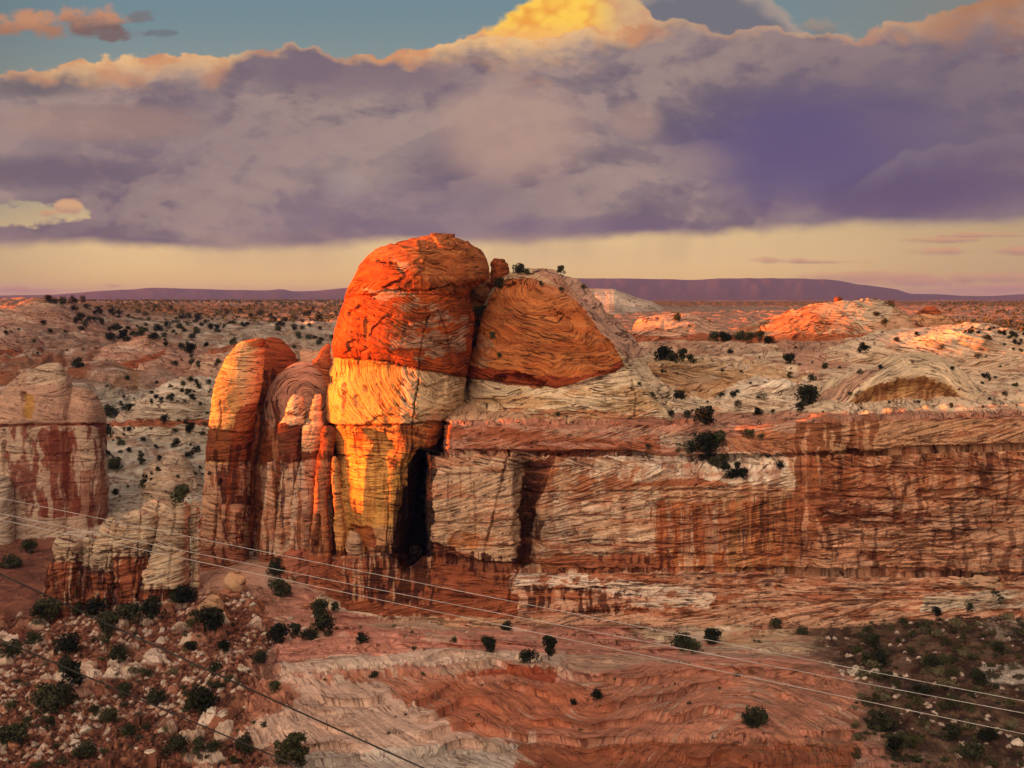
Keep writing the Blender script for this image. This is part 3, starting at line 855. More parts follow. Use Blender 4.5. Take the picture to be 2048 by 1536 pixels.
column([(1060, 703, 712), (1068, 698, 720), (1085, 694, 724), (1130, 694, 726), (1240, 690, 735)], 403, 6.4, (0.40, 0.26, 0.17), (0.36, 0.2, 0.13), (1150, 1160), nt_=70)
rock('plinth', [(1104, 580, 640), (1112, 564, 660), (1130, 556, 668), (1240, 548, 690)], 418, lambda p: (p.fill((0.33, 0.14, 0.085), None), p.streak(VARN, None, 8, 40, .55, .7), p.blot(CREAM, [(560, 1150), (690, 1150), (690, 1200), (560, 1200)], 10, 10, .58, .6)),
     amp=.7, strata=.5, nr=120, nt_=160, n=3, dr=.75, parent=BUTTE, seed=8.8)
rock('flake', [(686, 655, 661), (700, 640, 662), (720, 628, 664), (735, 622, 668), (800, 620, 670)], 452, lambda p: p.fill((0.36, 0.13, 0.055), None), amp=.4, nr=70, nt_=80, parent=BUTTE, seed=9.1)

# --- small hoodoos lower left


def hood_paint(line):
    def f(p):
        p.fill((0.47, 0.37, 0.265), None)
        p.blot((0.40, 0.25, 0.16), None, 16, 10, .5, .5)
        p.fill((0.30, 0.115, 0.06), [(60, line), (420, line - 6), (420, 1260), (60, 1260)], 12)
        p.streak(VARN, [(60, line - 15), (420, line - 20), (420, 1260), (60, 1260)], 7, 40, .5, .8)
        p.streak(CREAM, [(60, line), (420, line), (420, 1260), (60, 1260)], 5, 50, .62, .6, seed=5)
    return f


HG = 'pale capped hoodoos beside the butte'
for keys, Yc, line, lab in (
    ([(1074, 120, 140), (1080, 112, 160), (1090, 106, 165), (1102, 110, 160), (1130, 98, 163), (1160, 92, 160), (1200, 85, 156), (1250, 80, 155)], 399, 1122, 'leftmost short hoodoo, white cap over red stained sides'),
    ([(1070, 168, 184), (1078, 162, 189), (1096, 163, 188), (1130, 163, 190), (1140, 166, 183), (1200, 162, 180), (1250, 160, 182)], 401, 1138, 'slimmest hoodoo, a thin stained column between two white capped ones'),
    ([(1033, 216, 230), (1042, 208, 240), (1060, 197, 242), (1080, 189, 241), (1092, 186, 236), (1130, 185, 232), (1150, 180, 232), (1200, 174, 228), (1250, 170, 230)], 402, 1146, 'hoodoo with knobbly white top and dark red lower half, left of the wide ones'),
    ([(1022, 262, 290), (1030, 245, 310), (1050, 238, 319), (1080, 232, 320), (1090, 229, 306), (1120, 229, 304), (1160, 233, 300), (1190, 236, 280), (1250, 236, 280)], 403, 1118, 'wide hoodoo with overhanging cream cap and brown flat front face'),
    ([(1003, 340, 375), (1010, 326, 379), (1040, 318, 379), (1080, 310, 379), (1100, 303, 378), (1130, 296, 377), (1160, 286, 376), (1168, 282, 372), (1172, 279, 352), (1250, 279, 352)], 402, 1185, 'broadest hoodoo, cream ledges stacked down to a white foot'),
    ([(1003, 385, 395), (1010, 380, 402), (1060, 380, 403), (1110, 380, 402), (1250, 378, 400)], 405, 1190, 'slender cream hoodoo close against the big orange pillar'),
    ([(1001, 300, 332), (1008, 285, 343), (1040, 275, 348), (1100, 270, 350), (1250, 270, 350)], 412, 1200, 'rounded cream hoodoo peeping over the broad one in front')):
    keys = [(a_, b_ + min(1.2, (c_ - b_) * .06), c_ - min(1.2, (c_ - b_) * .06)) for a_, b_, c_ in keys]
    rc = rock('hoodoo', keys, Yc, hood_paint(line), amp=.5, strata=.6, flute=.10, nr=220, nt_=150, n=3.4, dr=1.0, sm=1.0, seed=random.random() * 9, small=.6, thick=5, block=1.5,
              cracks=[([(keys[0][1] - 40, line), (keys[0][2] + 40, line - 3)], 2.5, 1.3), ([((keys[3][1] + keys[3][2]) / 2 + 6, keys[0][0]), ((keys[3][1] + keys[3][2]) / 2 - 8, 1180)], 1.8, 1.2)])
    tag(rc, lab, 'hoodoo', HG)

# --- the pale tower at the left edge


def tow_paint(p):
    p.fill((0.44, 0.29, 0.21), None)
    p.fill((0.50, 0.39, 0.28), [(50, 715), (130, 715), (130, 770), (50, 770)], 14, .8)
    p.fill((0.42, 0.24, 0.07), [(42, 790), (66, 790), (66, 838), (50, 838)], 7, .85)
    p.fill((0.46, 0.35, 0.26), [(-60, 850), (220, 850), (220, 1120), (-60, 1120)], 4)
    p.fill((0.26, 0.095, 0.06), [(80, 860), (150, 856), (150, 950), (180, 940), (180, 1060), (75, 1060), (85, 960)], 16, .9)
    p.streak((0.20, 0.06, 0.04), [(-60, 852), (220, 852), (220, 1060), (-60, 1060)], 12, 60, .5, .85)
    p.streak((0.46, 0.35, 0.26), [(0, 880), (220, 870), (220, 1060), (0, 1060)], 7, 60, .60, .8, seed=6)
    p.streak((0.36, 0.19, 0.13), [(160, 940), (220, 940), (220, 1080), (160, 1080)], 12, 90, .45, .8, seed=3)
    p.fill((0.44, 0.34, 0.26), [(-60, 1040), (180, 1035), (170, 1120), (-60, 1120)], 16, .8)
    p.line((0.20, 0.05, 0.025), [(-60, 852), (220, 848)], 3.5, .9)


TOW = tag(empty('sandstone_tower', (PX(90, 525), 525, 2)), 'pale pink round-topped sandstone tower with dark varnish at the left edge', 'rock tower')
tcr = [([(-60, 852), (220, 848)], 3.0, 1.8), ([(58, 850), (62, 890), (64, 930)], 2.2, 1.6), ([(5, 860), (6, 900), (10, 960), (0, 1020)], 3, 2), ([(45, 790), (50, 815), (52, 838)], 5, 3.0), ([(62, 738), (95, 745), (130, 752)], 1.8, 1.0), ([(0, 905), (100, 912), (205, 895)], 1.6, .8)]
rock('main_block', [(725, 94, 120), (729, 80, 124), (738, 61, 128), (747, 45, 132), (766, 22, 140), (790, 5, 147), (808, -7, 151), (830, -13, 153), (848, -16, 156), (900, -20, 160), (1000, -26, 160), (1130, -30, 160)], 525, tow_paint, None, tcr, amp=.8, strata=.35, flute=.15, nr=360, nt_=300, n=2.9, dr=.75, parent=TOW, mat=MS_SMOOTH, seed=3.3)
rock('side_block', [(769, 148, 162), (774, 139, 172), (790, 128, 187), (808, 121, 199), (829, 116, 205), (848, 110, 207), (900, 110, 207), (1000, 108, 211), (1060, 105, 213), (1130, 104, 214)], 528, tow_paint, None, tcr, amp=.7, strata=.3, flute=.15, nr=320, nt_=200, n=3.0, dr=1.1, parent=TOW, mat=MS_SMOOTH, seed=4.6)
rock('foot_block', [(955, -12, 14), (968, -24, 24), (1080, -30, 27), (1130, -32, 28)], 505, lambda p: p.fill((0.45, 0.36, 0.28), None), amp=.6, nr=100, nt_=100, parent=TOW, seed=5.6)

# --- rounded domes on the right skyline
DG = 'domes on the right skyline'
for name, keys, Yc, lab, pf, kw in (
    ('slickrock_dome', [(629, 1345, 1385), (632, 1312, 1400), (641, 1281, 1420), (652, 1269, 1445), (662, 1265, 1462), (685, 1262, 1480), (720, 1258, 1490)], 560, 'low pinkish swirled dome just right of the butte, brush on top',
     lambda p: (p.fill((0.45, 0.29, 0.205), None), p.fill((0.34, 0.12, 0.06), [(1250, 665), (1350, 676), (1400, 664), (1470, 672), (1470, 700), (1250, 700)], 6, .85)), dict(nt_=260)),
    ('slickrock_dome', [(597, 1722, 1742), (600, 1690, 1755), (606, 1662, 1775), (612, 1615, 1786), (623, 1572, 1806), (635, 1540, 1824), (648, 1508, 1832), (664, 1470, 1840), (684, 1455, 1850), (730, 1450, 1850)], 562, 'largest skyline dome at right, sunlit orange flank and checkered grey top',
     lambda p: (p.fill((0.47, 0.30, 0.19), None), p.blot((0.44, 0.16, 0.06), [(1460, 640), (1600, 605), (1700, 640), (1720, 690), (1460, 690)], 40, 12, .5, .7), p.fill((0.48, 0.38, 0.27), [(1680, 590), (1790, 600), (1780, 640), (1720, 650), (1690, 630)], 8, .85), p.fill((0.36, 0.12, 0.05), [(1450, 672), (1850, 664), (1850, 700), (1450, 700)], 6, .8)), dict(nt_=360)),
    ('slickrock_dome', [(613, 1856, 1868), (617, 1848, 1875), (628, 1834, 1888), (640, 1820, 1902), (652, 1806, 1918), (662, 1795, 1930), (700, 1780, 1940)], 556, 'small conical red-topped dome, the rightmost on the skyline',
     lambda p: (p.fill((0.48, 0.27, 0.15), None), p.fill((0.32, 0.085, 0.03), [(1780, 605), (1940, 605), (1940, 630), (1870, 626), (1780, 636)], 8, .9), p.fill((0.34, 0.12, 0.06), [(1780, 652), (1940, 652), (1940, 700), (1780, 700)], 6, .7)), dict(nt_=200))):
    rc = rock(name, keys, Yc, pf, lambda u, v, P, cb: (np.hypot((u - u.mean()) * .5, (v - 720) * 1.0) * .2 + (fbm(u / 60, v / 40, 2.0, 4) - .5) * 9, np.full(u.shape, 9.0)), amp=.9, strata=.5, nr=150, n=2.2, dr=.55, mat=MS_BOLD, seed=random.random() * 9, **kw)
    tag(rc, lab, 'rock dome', DG)
rc = rock('balanced_rock', [(594, 1672, 1681), (597, 1668, 1685), (602, 1669, 1683), (609, 1671, 1681)], 566, lambda p: p.fill((0.20, 0.08, 0.045), None), amp=.35, block=0, nr=30, nt_=40, seed=2)
tag(rc, 'small brown rock balanced on the crest of the largest skyline dome', 'rock')

# --- the fin with the big arched alcove


def fin_paint(p):
    p.fill((0.58, 0.45, 0.31), None)
    arch = [(1690, 835), (1700, 800), (1740, 775), (1800, 757), (1850, 754), (1905, 772), (1945, 803), (1975, 835)]
    p.fill((0.36, 0.19, 0.08), arch, 8, .9)
    p.streak((0.22, 0.10, 0.045), arch, 9, 60, .48, .8)
    p.streak((0.44, 0.27, 0.12), arch, 6, 60, .58, .6, seed=3)
    p.fill((0.40, 0.22, 0.155), [(1600, 835), (1640, 790), (1720, 738), (1770, 735), (1730, 765), (1660, 830)], 10, .7)


def fin_cut(u, v, P):
    n = (fbm(u / 60, v / 60, 1.0, 3) - .5) * 16
    x = (u + n - 1830) / 140.0
    top = 757 + 70 * np.abs(x) ** 2.2
    return sst(v + n * .4, top - 6, top + 14) * sst(np.abs(x), 1.05, .9) * 6.5 * sst(v, 860, 836)


rc = rock('arched_fin', [(705, 1822, 1850), (708, 1800, 1868), (716, 1782, 1884), (733, 1755, 1912), (745, 1706, 1926), (765, 1664, 1943), (789, 1634, 1964), (808, 1618, 1990), (826, 1606, 2020), (840, 1600, 2030), (880, 1600, 2030)], 440, fin_paint,
          lambda u, v, P, cb: (np.where(v < 760 + 75 * np.abs((u - 1830) / 140) ** 2.2, ((v - 80 * np.abs((u - 1830) / 140) ** 1.6) + (fbm(u / 40, v / 40, 1.0, 3) - .5) * 22) * .18, cb), np.full(u.shape, 9.0)),
          amp=.7, strata=.6, nr=240, nt_=420, n=2.3, dr=.75, mat=MS_BOLD, seed=7.7, carve_extra=fin_cut)
tag(rc, 'cream banded fin with a wide brown arched alcove above the right cliff', 'rock fin')

# --- slickrock hills on the far slope at the left
LG = 'slickrock hills behind the tower'


def hill_paint(base, red):
    def f(p):
        p.fill(base, None)
        p.blot((base[0] * .8, base[1] * .66, base[2] * .6), None, 60, 10, .55, .6)
        p.blot((0.48, 0.38, 0.29), None, 50, 9, .58, .6, seed=2)
        if red: p.fill((0.30, 0.095, 0.04), red, 10, .85)
    return f


PKB = (0.40, 0.25, 0.185)
for keys, Yc, hd_, base, red, lab in (
    ([(598, 66, 90), (602, 52, 106), (609, 36, 118), (622, 8, 136), (635, -25, 152), (649, -50, 180), (663, -70, 206), (687, -90, 236), (715, -100, 262), (760, -110, 290)], 980, 70, PKB, None, 'highest pink slickrock hill at the far left, its tip just catching the sun'),
    ([(649, -10, 12), (653, -60, 26), (670, -90, 56), (691, -110, 82), (702, -115, 107), (715, -120, 131), (733, -125, 152), (760, -130, 172), (790, -130, 185)], 800, 40, PKB, [(-130, 702), (60, 700), (110, 722), (160, 748), (190, 800), (-130, 800)], 'pink hill with a dark red band right above the left tower'),
    ([(669, 285, 303), (673, 268, 310), (684, 240, 320), (690, 226, 336), (703, 198, 360), (715, 178, 392), (725, 164, 412), (740, 152, 440), (770, 148, 470), (810, 148, 480)], 830, 45, (0.42, 0.26, 0.19), [(150, 752), (240, 728), (330, 700), (330, 712), (240, 744), (160, 772)], 'long pink ridge with a slanting red streak between tower and butte'),
    ([(751, 380, 402), (758, 352, 425), (771, 328, 450), (790, 304, 470), (808, 272, 490), (825, 248, 500), (838, 232, 510), (848, 222, 515), (880, 215, 520)], 640, 28, (0.50, 0.43, 0.34), [(215, 840), (520, 836), (520, 850), (215, 853)], 'white swirled hill dotted with bushes between tower and butte'),
    ([(903, 350, 360), (908, 336, 368), (922, 316, 376), (945, 294, 388), (965, 290, 402), (985, 288, 410), (1020, 286, 420)], 555, 16, (0.48, 0.37, 0.27), None, 'low cream ledge with a brown hollow just left of the big pillar'),
    ([(684, 520, 545), (688, 470, 580), (698, 430, 620), (712, 400, 660), (740, 380, 690), (790, 370, 700)], 800, 36, (0.43, 0.29, 0.21), [(380, 696), (500, 684), (500, 692), (380, 710)], 'pink slickrock hill showing just above the big pillar')):
    rc = rock('slickrock_knoll', keys, Yc, hill_paint(base, red), lambda u, v, P, cb: ((v + (fbm(u / 90, v / 30, 2.0, 4) - .5) * 46 - .12 * u) * Yc / F * .9, np.full(u.shape, 9.0)), amp=1.6, strata=.9, nr=170, nt_=420, n=2.1, hd=hd_, front=.8, seed=random.random() * 9, small=.5)
    tag(rc, lab, 'rock hill', LG)

# --- slickrock swells behind the cliff on the right
RG_ = 'slickrock swells behind the cliff'
for keys, Yc, hd_, base, red, lab in (
    ([(716, 1310, 1360), (722, 1290, 1440), (734, 1275, 1540), (750, 1265, 1600), (775, 1262, 1640), (805, 1262, 1650), (860, 1262, 1660)], 478, 20, (0.50, 0.35, 0.215), [(1262, 792), (1660, 792), (1660, 812), (1262, 812)], 'brown and cream swell with slanting beds right of the butte shoulder'),
    ([(757, 1500, 1540), (762, 1482, 1575), (774, 1462, 1600), (790, 1442, 1618), (808, 1420, 1630), (826, 1400, 1640), (870, 1390, 1650)], 452, 14, (0.62, 0.52, 0.40), None, 'white mound with cracked beds left of the arched fin'),
    ([(790, 1330, 1365), (797, 1316, 1400), (812, 1305, 1425), (830, 1300, 1440), (870, 1295, 1450)], 446, 9, (0.60, 0.49, 0.36), None, 'low white swell at the foot of the butte shoulder'),
    ([(652, 1880, 1960), (660, 1800, 2010), (676, 1720, 2080), (700, 1660, 2200), (730, 1620, 2300), (780, 1610, 2300)], 505, 34, (0.56, 0.43, 0.31), None, 'broad cream slope of thin ledges above the arched fin')):
    rc = rock('slickrock_knoll', keys, Yc, hill_paint(base, red), lambda u, v, P, cb: ((v + (fbm(u / 140, v / 40, 2.0, 4) - .5) * 30 - .22 * u * np.sign(vn(v / 26, 1.0, 1.0) - .5)) * Yc / F * 1.0, np.full(u.shape, 9.0)), amp=1.2, strata=1.1, nr=170, nt_=420, n=2.2, hd=hd_, front=.8, seed=random.random() * 9, small=.6)
    tag(rc, lab, 'rock hill', RG_)

# ------------------------------------------------------------------ the cliff and benches on the right
MK = {   # photo column: (row, distance) from the buried foot to behind the crest
    600: [(1250, 450), (1196, 450), (1150, 451), (1125, 452), (1000, 480), (905, 482), (900, 482), (840, 475), (832, 458), (790, 461), (730, 466), (700, 470), (800, 560)],
    645: [(1250, 412), (1196, 412), (1140, 415), (1122, 422), (1000, 480), (905, 482), (900, 482), (840, 475), (832, 457), (790, 460), (730, 465), (700, 470), (800, 560)],
    690: [(1250, 395), (1196, 395), (1128, 398), (1116, 405), (1000, 480), (905, 482), (900, 482), (840, 475), (832, 457), (790, 460), (730, 465), (700, 470), (800, 560)],
    780: [(1252, 393), (1200, 393), (1116, 396), (1108, 404), (1000, 480), (905, 482), (900, 482), (840, 475), (832, 457), (790, 460), (730, 465), (700, 470), (800, 560)],
    812: [(1254, 393), (1204, 393), (1148, 397), (1142, 406), (1000, 480), (905, 482), (900, 482), (840, 475), (832, 457), (790, 460), (730, 465), (700, 470), (800, 560)],
    838: [(1255, 392), (1206, 392), (1138, 396), (1126, 404), (1000, 480), (905, 482), (900, 482), (840, 475), (832, 457), (790, 460), (730, 465), (700, 470), (800, 560)],
    846: [(1255, 391.5), (1210, 391.5), (1120, 395), (1110, 402), (1000, 480), (905, 482), (900, 482), (840, 475), (832, 457), (790, 460), (730, 465), (700, 470), (800, 560)],
    857: [(1258, 391), (1216, 391), (1126, 394), (1118, 395), (1000, 397), (909, 401), (904, 448), (846, 452), (838, 456), (790, 440), (730, 460), (700, 470), (800, 560)],
    881: [(1259, 391), (1218, 391), (1126, 394), (1118, 395), (1000, 397), (909, 401), (904, 448), (846, 452), (838, 456), (790, 440), (730, 460), (700, 470), (800, 560)],
    893: [(1258, 391), (1216, 391), (1126, 394), (1118, 395), (1000, 397), (909, 400), (904, 404), (846, 409), (838, 414), (790, 440), (730, 460), (700, 470), (800, 560)],
    1028: [(1262, 391), (1226, 391), (1140, 394.5), (1130, 395), (1020, 397), (911, 399.5), (905, 403), (846, 408), (838, 412), (790, 445), (730, 465), (695, 480), (790, 570)],
    1048: [(1265, 391), (1230, 391), (1142, 394.5), (1138, 406), (1020, 418), (924, 412), (905, 404), (846, 408), (838, 412), (790, 445), (730, 465), (690, 490), (780, 580)],
    1080: [(1266, 391), (1231, 391), (1143, 394.5), (1136, 399), (1020, 404), (912, 402.5), (905, 405), (846, 409), (837, 414), (790, 445), (730, 470), (690, 500), (780, 590)],
    1240: [(1268, 391), (1233, 391), (1143, 394.5), (1136, 400), (1020, 403.5), (912, 404), (906, 409), (846, 413), (836, 421), (800, 440), (735, 485), (683, 530), (760, 620)],
    1340: [(1268, 391), (1233, 391), (1143, 394.5), (1136, 400), (1020, 403), (940, 404.5), (914, 410), (850, 415), (842, 426), (800, 450), (735, 492), (681, 538), (740, 640)],
    1450: [(1268, 390.5), (1234, 390.5), (1144, 394), (1137, 399), (1030, 402), (968, 403), (915, 412), (852, 416), (843, 428), (800, 460), (735, 498), (682, 542), (740, 640)],
    1540: [(1266, 390), (1234, 390), (1146, 393.5), (1139, 398), (1030, 401), (955, 402), (913, 409), (850, 412), (840, 426), (800, 455), (735, 496), (682, 545), (740, 640)],
    1600: [(1264, 389), (1234, 389), (1148, 392.5), (1142, 396), (1030, 398.5), (925, 399.5), (907, 404), (848, 408), (836, 416), (800, 440), (735, 490), (682, 545), (740, 640)],
    1650: [(1262, 387.5), (1232, 387.5), (1150, 391), (1145, 393.5), (1030, 394.5), (914, 396.5), (907, 401), (842, 403), (834, 410), (800, 432), (735, 482), (680, 540), (740, 640)],
    1850: [(1256, 387), (1226, 387), (1152, 391), (1146, 392.5), (1020, 393), (905, 395), (899, 399.5), (835, 401.5), (830, 408), (800, 430), (735, 478), (672, 535), (740, 640)],
    2048: [(1246, 386.5), (1216, 386.5), (1158, 390), (1150, 391.5), (1012, 392), (899, 394), (893, 398.5), (829, 401), (825, 407), (795, 428), (738, 472), (690, 520), (740, 640)],
    2500: [(1246, 386), (1216, 386), (1158, 390), (1150, 391), (1012, 392), (899, 394), (893, 398.5), (829, 401), (825, 407), (795, 428), (738, 472), (690, 520), (740, 640)],
}
for k_ in MK:      # overhanging lips: the recess under the wall and under the pink bed
    q_ = [list(t_) for t_ in MK[k_]]
    w0, w1 = q_[4][1], q_[7][1]
    q_[3][1] += 3.5; q_[6][1] += 3.0
    a_ = [[q_[3][0] - 3, q_[3][1] - .3], [q_[3][0] - 6.5, w0 + .4]]
    b_ = [[q_[6][0] - 3, q_[6][1] - .4], [q_[6][0] - 6.5, min(w1 - 2.0, q_[6][1] - 3.2)]]
    MK[k_] = [(t_[0], t_[1] - 5.0) for t_ in q_[:4] + a_ + q_[4:7] + b_ + q_[7:]]
kx = np.array(sorted(MK), float)
KA = np.array([MK[int(k)] for k in kx], float)            # columns, rows, 2
ncol = 1300
cpx = np.concatenate([np.linspace(600, 2090, ncol - 60), np.linspace(2095, 2500, 60)])
KI = np.stack([[np.interp(cpx, kx, KA[:, r, q]) for q in (0, 1)] for r in range(KA.shape[1])])     # rows, 2, cols
KI = gsmooth(KI, 4.0, axis=2)
nsub = [10, 90, 14, 8, 10, 120, 130, 16, 8, 10, 70, 14, 50, 80, 70, 40]
rows = []
for r, n_ in enumerate(nsub):
    for q in range(n_):
        f_ = q / n_
        rows.append(KI[r] * (1 - f_) + KI[r + 1] * f_)
rows.append(KI[-1])
G = gsmooth(np.stack(rows), 1.1, axis=0)
P = np.zeros((G.shape[0], ncol, 3))
P[..., 0] = (cpx[None] - CX) / F * G[:, 1]; P[..., 1] = G[:, 1]; P[..., 2] = PZ(G[:, 0], G[:, 1])
u = np.tile(cpx[None], (G.shape[0], 1)); v = G[:, 0].copy()
N = grid_normals(P)
if N[..., 1].mean() > 0: N = -N
bed, edge = crossbed(P, 8.0, 21, .42)
pt = Paint(u, v, P, (0.52, 0.335, 0.215))
# upper slopes
pt.fill((0.57, 0.44, 0.31), [(1240, 600), (2500, 600), (2500, 836), (1240, 840)], 4)
pt.fill((0.42, 0.25, 0.175), [(1540, 678), (1760, 678), (1690, 735), (1600, 742)], 8, .9)
pt.fill((0.44, 0.29, 0.20), [(1270, 676), (1470, 676), (1560, 700), (1480, 712), (1290, 712)], 8, .8)
pt.blot(OCHRE, [(1320, 738), (1620, 745), (1560, 800), (1360, 800)], 70, 14, .5, .6)
pt.blot((0.38, 0.2, 0.13), [(1240, 680), (2500, 680), (2500, 836), (1240, 836)], 60, 8, .58, .7)
pt.blot(WHITE, [(1400, 755), (1620, 760), (1600, 832), (1330, 832)], 30, 12, .5, .7)
pt.fill((0.37, 0.18, 0.12), [(1240, 826), (1700, 826), (2500, 818), (2500, 836), (1600, 846), (1240, 846)], 3, .8)
# pink bed
pt.fill((0.44, 0.235, 0.165), [(860, 838), (1640, 842), (1660, 915), (860, 912)], 5)
pt.blot((0.30, 0.10, 0.045), [(880, 850), (1320, 870), (1320, 912), (880, 912)], 50, 10, .48, .85)
pt.blot((0.46, 0.31, 0.22), [(1000, 850), (1640, 842), (1640, 905), (1100, 870)], 60, 7, .53, .7)
pt.fill((0.48, 0.38, 0.29), [(1320, 868), (1400, 870), (1390, 905), (1320, 890)], 8, .8)
pt.fill((0.42, 0.19, 0.09), [(1440, 880), (1520, 860), (1640, 872), (1640, 905), (1450, 908)], 8, .7)
# pale cap of the wall
pt.fill((0.60, 0.47, 0.35), [(1160, 905), (1560, 905), (1600, 975), (1200, 960), (1110, 930)], 10, .85)
pt.blot(WHITE, [(1200, 905), (1580, 915), (1560, 975), (1330, 950)], 40, 12, .48, .8)
pt.fill((0.38, 0.13, 0.05), [(1330, 960), (1400, 955), (1455, 962), (1455, 972), (1330, 972), (1240, 974)], 4, .8)
pt.blot((0.40, 0.16, 0.07), [(1085, 905), (1300, 905), (1250, 990), (1085, 990)], 26, 16, .52, .7)
# the buttress
pt.fill((0.55, 0.37, 0.24), [(862, 905), (1085, 905), (1060, 1130), (862, 1130)], 4)
pt.blot((0.44, 0.19, 0.075), [(890, 1060), (990, 1068), (985, 1100), (900, 1100)], 30, 10, .42, .85)
pt.streak((0.50, 0.36, 0.25), [(862, 905), (1040, 905), (1030, 1130), (862, 1130)], 14, 90, .5, .5)
pt.fill((0.23, 0.075, 0.035), [(855, 1085), (905, 1100), (960, 1120), (1050, 1125), (1035, 1190), (870, 1200), (852, 1150)], 12, .9)
pt.streak(VARN, [(850, 1085), (1050, 1120), (1040, 1200), (850, 1205)], 7, 50, .5, .9)
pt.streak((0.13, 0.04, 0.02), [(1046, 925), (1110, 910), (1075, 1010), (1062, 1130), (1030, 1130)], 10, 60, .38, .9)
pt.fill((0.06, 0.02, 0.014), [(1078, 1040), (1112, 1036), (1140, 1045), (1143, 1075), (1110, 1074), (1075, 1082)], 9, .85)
pt.streak((0.42, 0.27, 0.17), [(1078, 1030), (1120, 1030), (1110, 1082), (1075, 1090)], 6, 60, .55, .8)
# the long wall
pt.blot((0.58, 0.44, 0.32), [(1100, 985), (1330, 985), (1330, 1110), (1080, 1110)], 80, 14, .47, .7)
pt.streak((0.42, 0.16, 0.06), [(1310, 1005), (1600, 1000), (1600, 1140), (1300, 1140)], 11, 130, .40, .9, warp=14)
pt.streak((0.25, 0.075, 0.03), [(1300, 1005), (1470, 1005), (1470, 1120), (1310, 1110)], 8, 90, .55, .8, seed=2)
pt.streak((0.33, 0.20, 0.10), [(1450, 985), (1600, 985), (1600, 1140), (1460, 1140)], 9, 100, .48, .7, seed=7)
pt.streak((0.50, 0.36, 0.26), [(1360, 1010), (1460, 1010), (1450, 1100), (1360, 1110)], 4, 120, .60, .9, seed=4)
pt.streak(VARN, [(1455, 985), (1610, 985), (1610, 1110), (1480, 1110)], 6, 70, .58, .7, seed=9)
pt.fill((0.30, 0.10, 0.04), [(1080, 1112), (1350, 1108), (1350, 1140), (1080, 1140)], 10, .8)
pt.streak(VARN, [(1200, 1108), (1340, 1108), (1340, 1142), (1200, 1142)], 8, 40, .48, .8)
# base band
pt.fill((0.50, 0.31, 0.21), [(1020, 1140), (2500, 1140), (2500, 1270), (1020, 1270)], 4)
pt.fill((0.62, 0.51, 0.41), [(1030, 1148), (1130, 1142), (1300, 1165), (1420, 1180), (1420, 1200), (1300, 1215), (1210, 1180), (1120, 1172), (1035, 1172)], 16, .9)
pt.blot((0.33, 0.12, 0.055), [(1080, 1145), (1560, 1145), (1560, 1230), (1060, 1230)], 26, 14, .52, .85)
pt.streak(VARN, [(1050, 1172), (1330, 1180), (1260, 1226), (1050, 1226)], 7, 30, .50, .85)
pt.blot((0.60, 0.49, 0.39), [(1210, 1160), (1440, 1175), (1420, 1215), (1230, 1215)], 22, 10, .46, .85)
pt.fill((0.28, 0.095, 0.045), [(690, 1115), (860, 1108), (1035, 1190), (1035, 1236), (600, 1230), (600, 1130)], 10, .95)
pt.streak((0.07, 0.024, 0.014), [(690, 1105), (870, 1105), (880, 1215), (690, 1200)], 8, 50, .46, .9)
pt.streak((0.44, 0.26, 0.16), [(680, 1110), (870, 1110), (870, 1215), (680, 1200)], 6, 70, .60, .8, seed=3)
pt.fill((0.02, 0.009, 0.007), [(780, 860), (862, 860), (862, 905), (874, 940), (862, 980), (870, 1030), (858, 1075), (868, 1112), (780, 1112)], 3, .9)  # cleft's back wall blackened in the colour to stand in for deep shade
# right wall
rw = [(1600, 846), (2500, 828), (2500, 1150), (1590, 1150)]
pt.fill((0.49, 0.27, 0.165), rw, 14, .9)
pt.fill((0.50, 0.30, 0.18), [(1650, 842), (2500, 830), (2500, 898), (1640, 908)], 6, .9)
pt.streak((0.22, 0.08, 0.032), [(1590, 846), (1760, 842), (1720, 1000), (1590, 1120)], 14, 70, .44, .8)
pt.streak((0.32, 0.12, 0.05), [(1600, 905), (2500, 895), (2500, 980), (1600, 1000)], 10, 80, .48, .7, seed=4)
pt.blot((0.17, 0.055, 0.026), [(1610, 985), (1860, 1000), (1870, 1050), (1640, 1050)], 60, 14, .46, .9)
pt.blot((0.20, 0.065, 0.03), [(1640, 900), (2500, 890), (2500, 1150), (1640, 1150)], 50, 9, .58, .75, seed=2)
pt.blot((0.54, 0.36, 0.25), [(1640, 1000), (2500, 990), (2500, 1150), (1640, 1150)], 60, 8, .56, .7, seed=5)
pt.streak((0.46, 0.30, 0.2), [(1930, 990), (2060, 990), (2060, 1080), (1930, 1080)], 4, 60, .62, .7)
pt.blot((0.30, 0.11, 0.05), [(1560, 1150), (2500, 1150), (2500, 1240), (1560, 1240)], 40, 8, .53, .7)
pt.fill((0.46, 0.31, 0.20), [(1920, 1140), (1990, 1145), (2010, 1178), (1910, 1176)], 8, .8)
pt.fill((0.50, 0.43, 0.33), [(1850, 1186), (2060, 1180), (2060, 1215), (1840, 1222)], 10, .85)
pt.streak((0.30, 0.105, 0.05), [(1085, 905), (1640, 905), (1640, 1140), (1085, 1140)], 16, 80, .57, .45, seed=11)
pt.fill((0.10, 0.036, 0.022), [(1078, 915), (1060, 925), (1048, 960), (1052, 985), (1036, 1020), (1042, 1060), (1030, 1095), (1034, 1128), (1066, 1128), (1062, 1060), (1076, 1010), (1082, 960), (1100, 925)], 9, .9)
pt.blot((0.36, 0.14, 0.075), [(860, 838), (2500, 828), (2500, 1235), (860, 1235)], 90, 10, .56, .6, seed=12)
pt.streak(VARN, [(1600, 905), (2500, 895), (2500, 1150), (1600, 1150)], 12, 60, .62, .6, seed=13)
pt.blot(VARN, [(1060, 1000), (2500, 1000), (2500, 1235), (1060, 1235)], 46, 5, .63, .8, seed=14)
st_amp = np.where(v < 836, .75, .45)
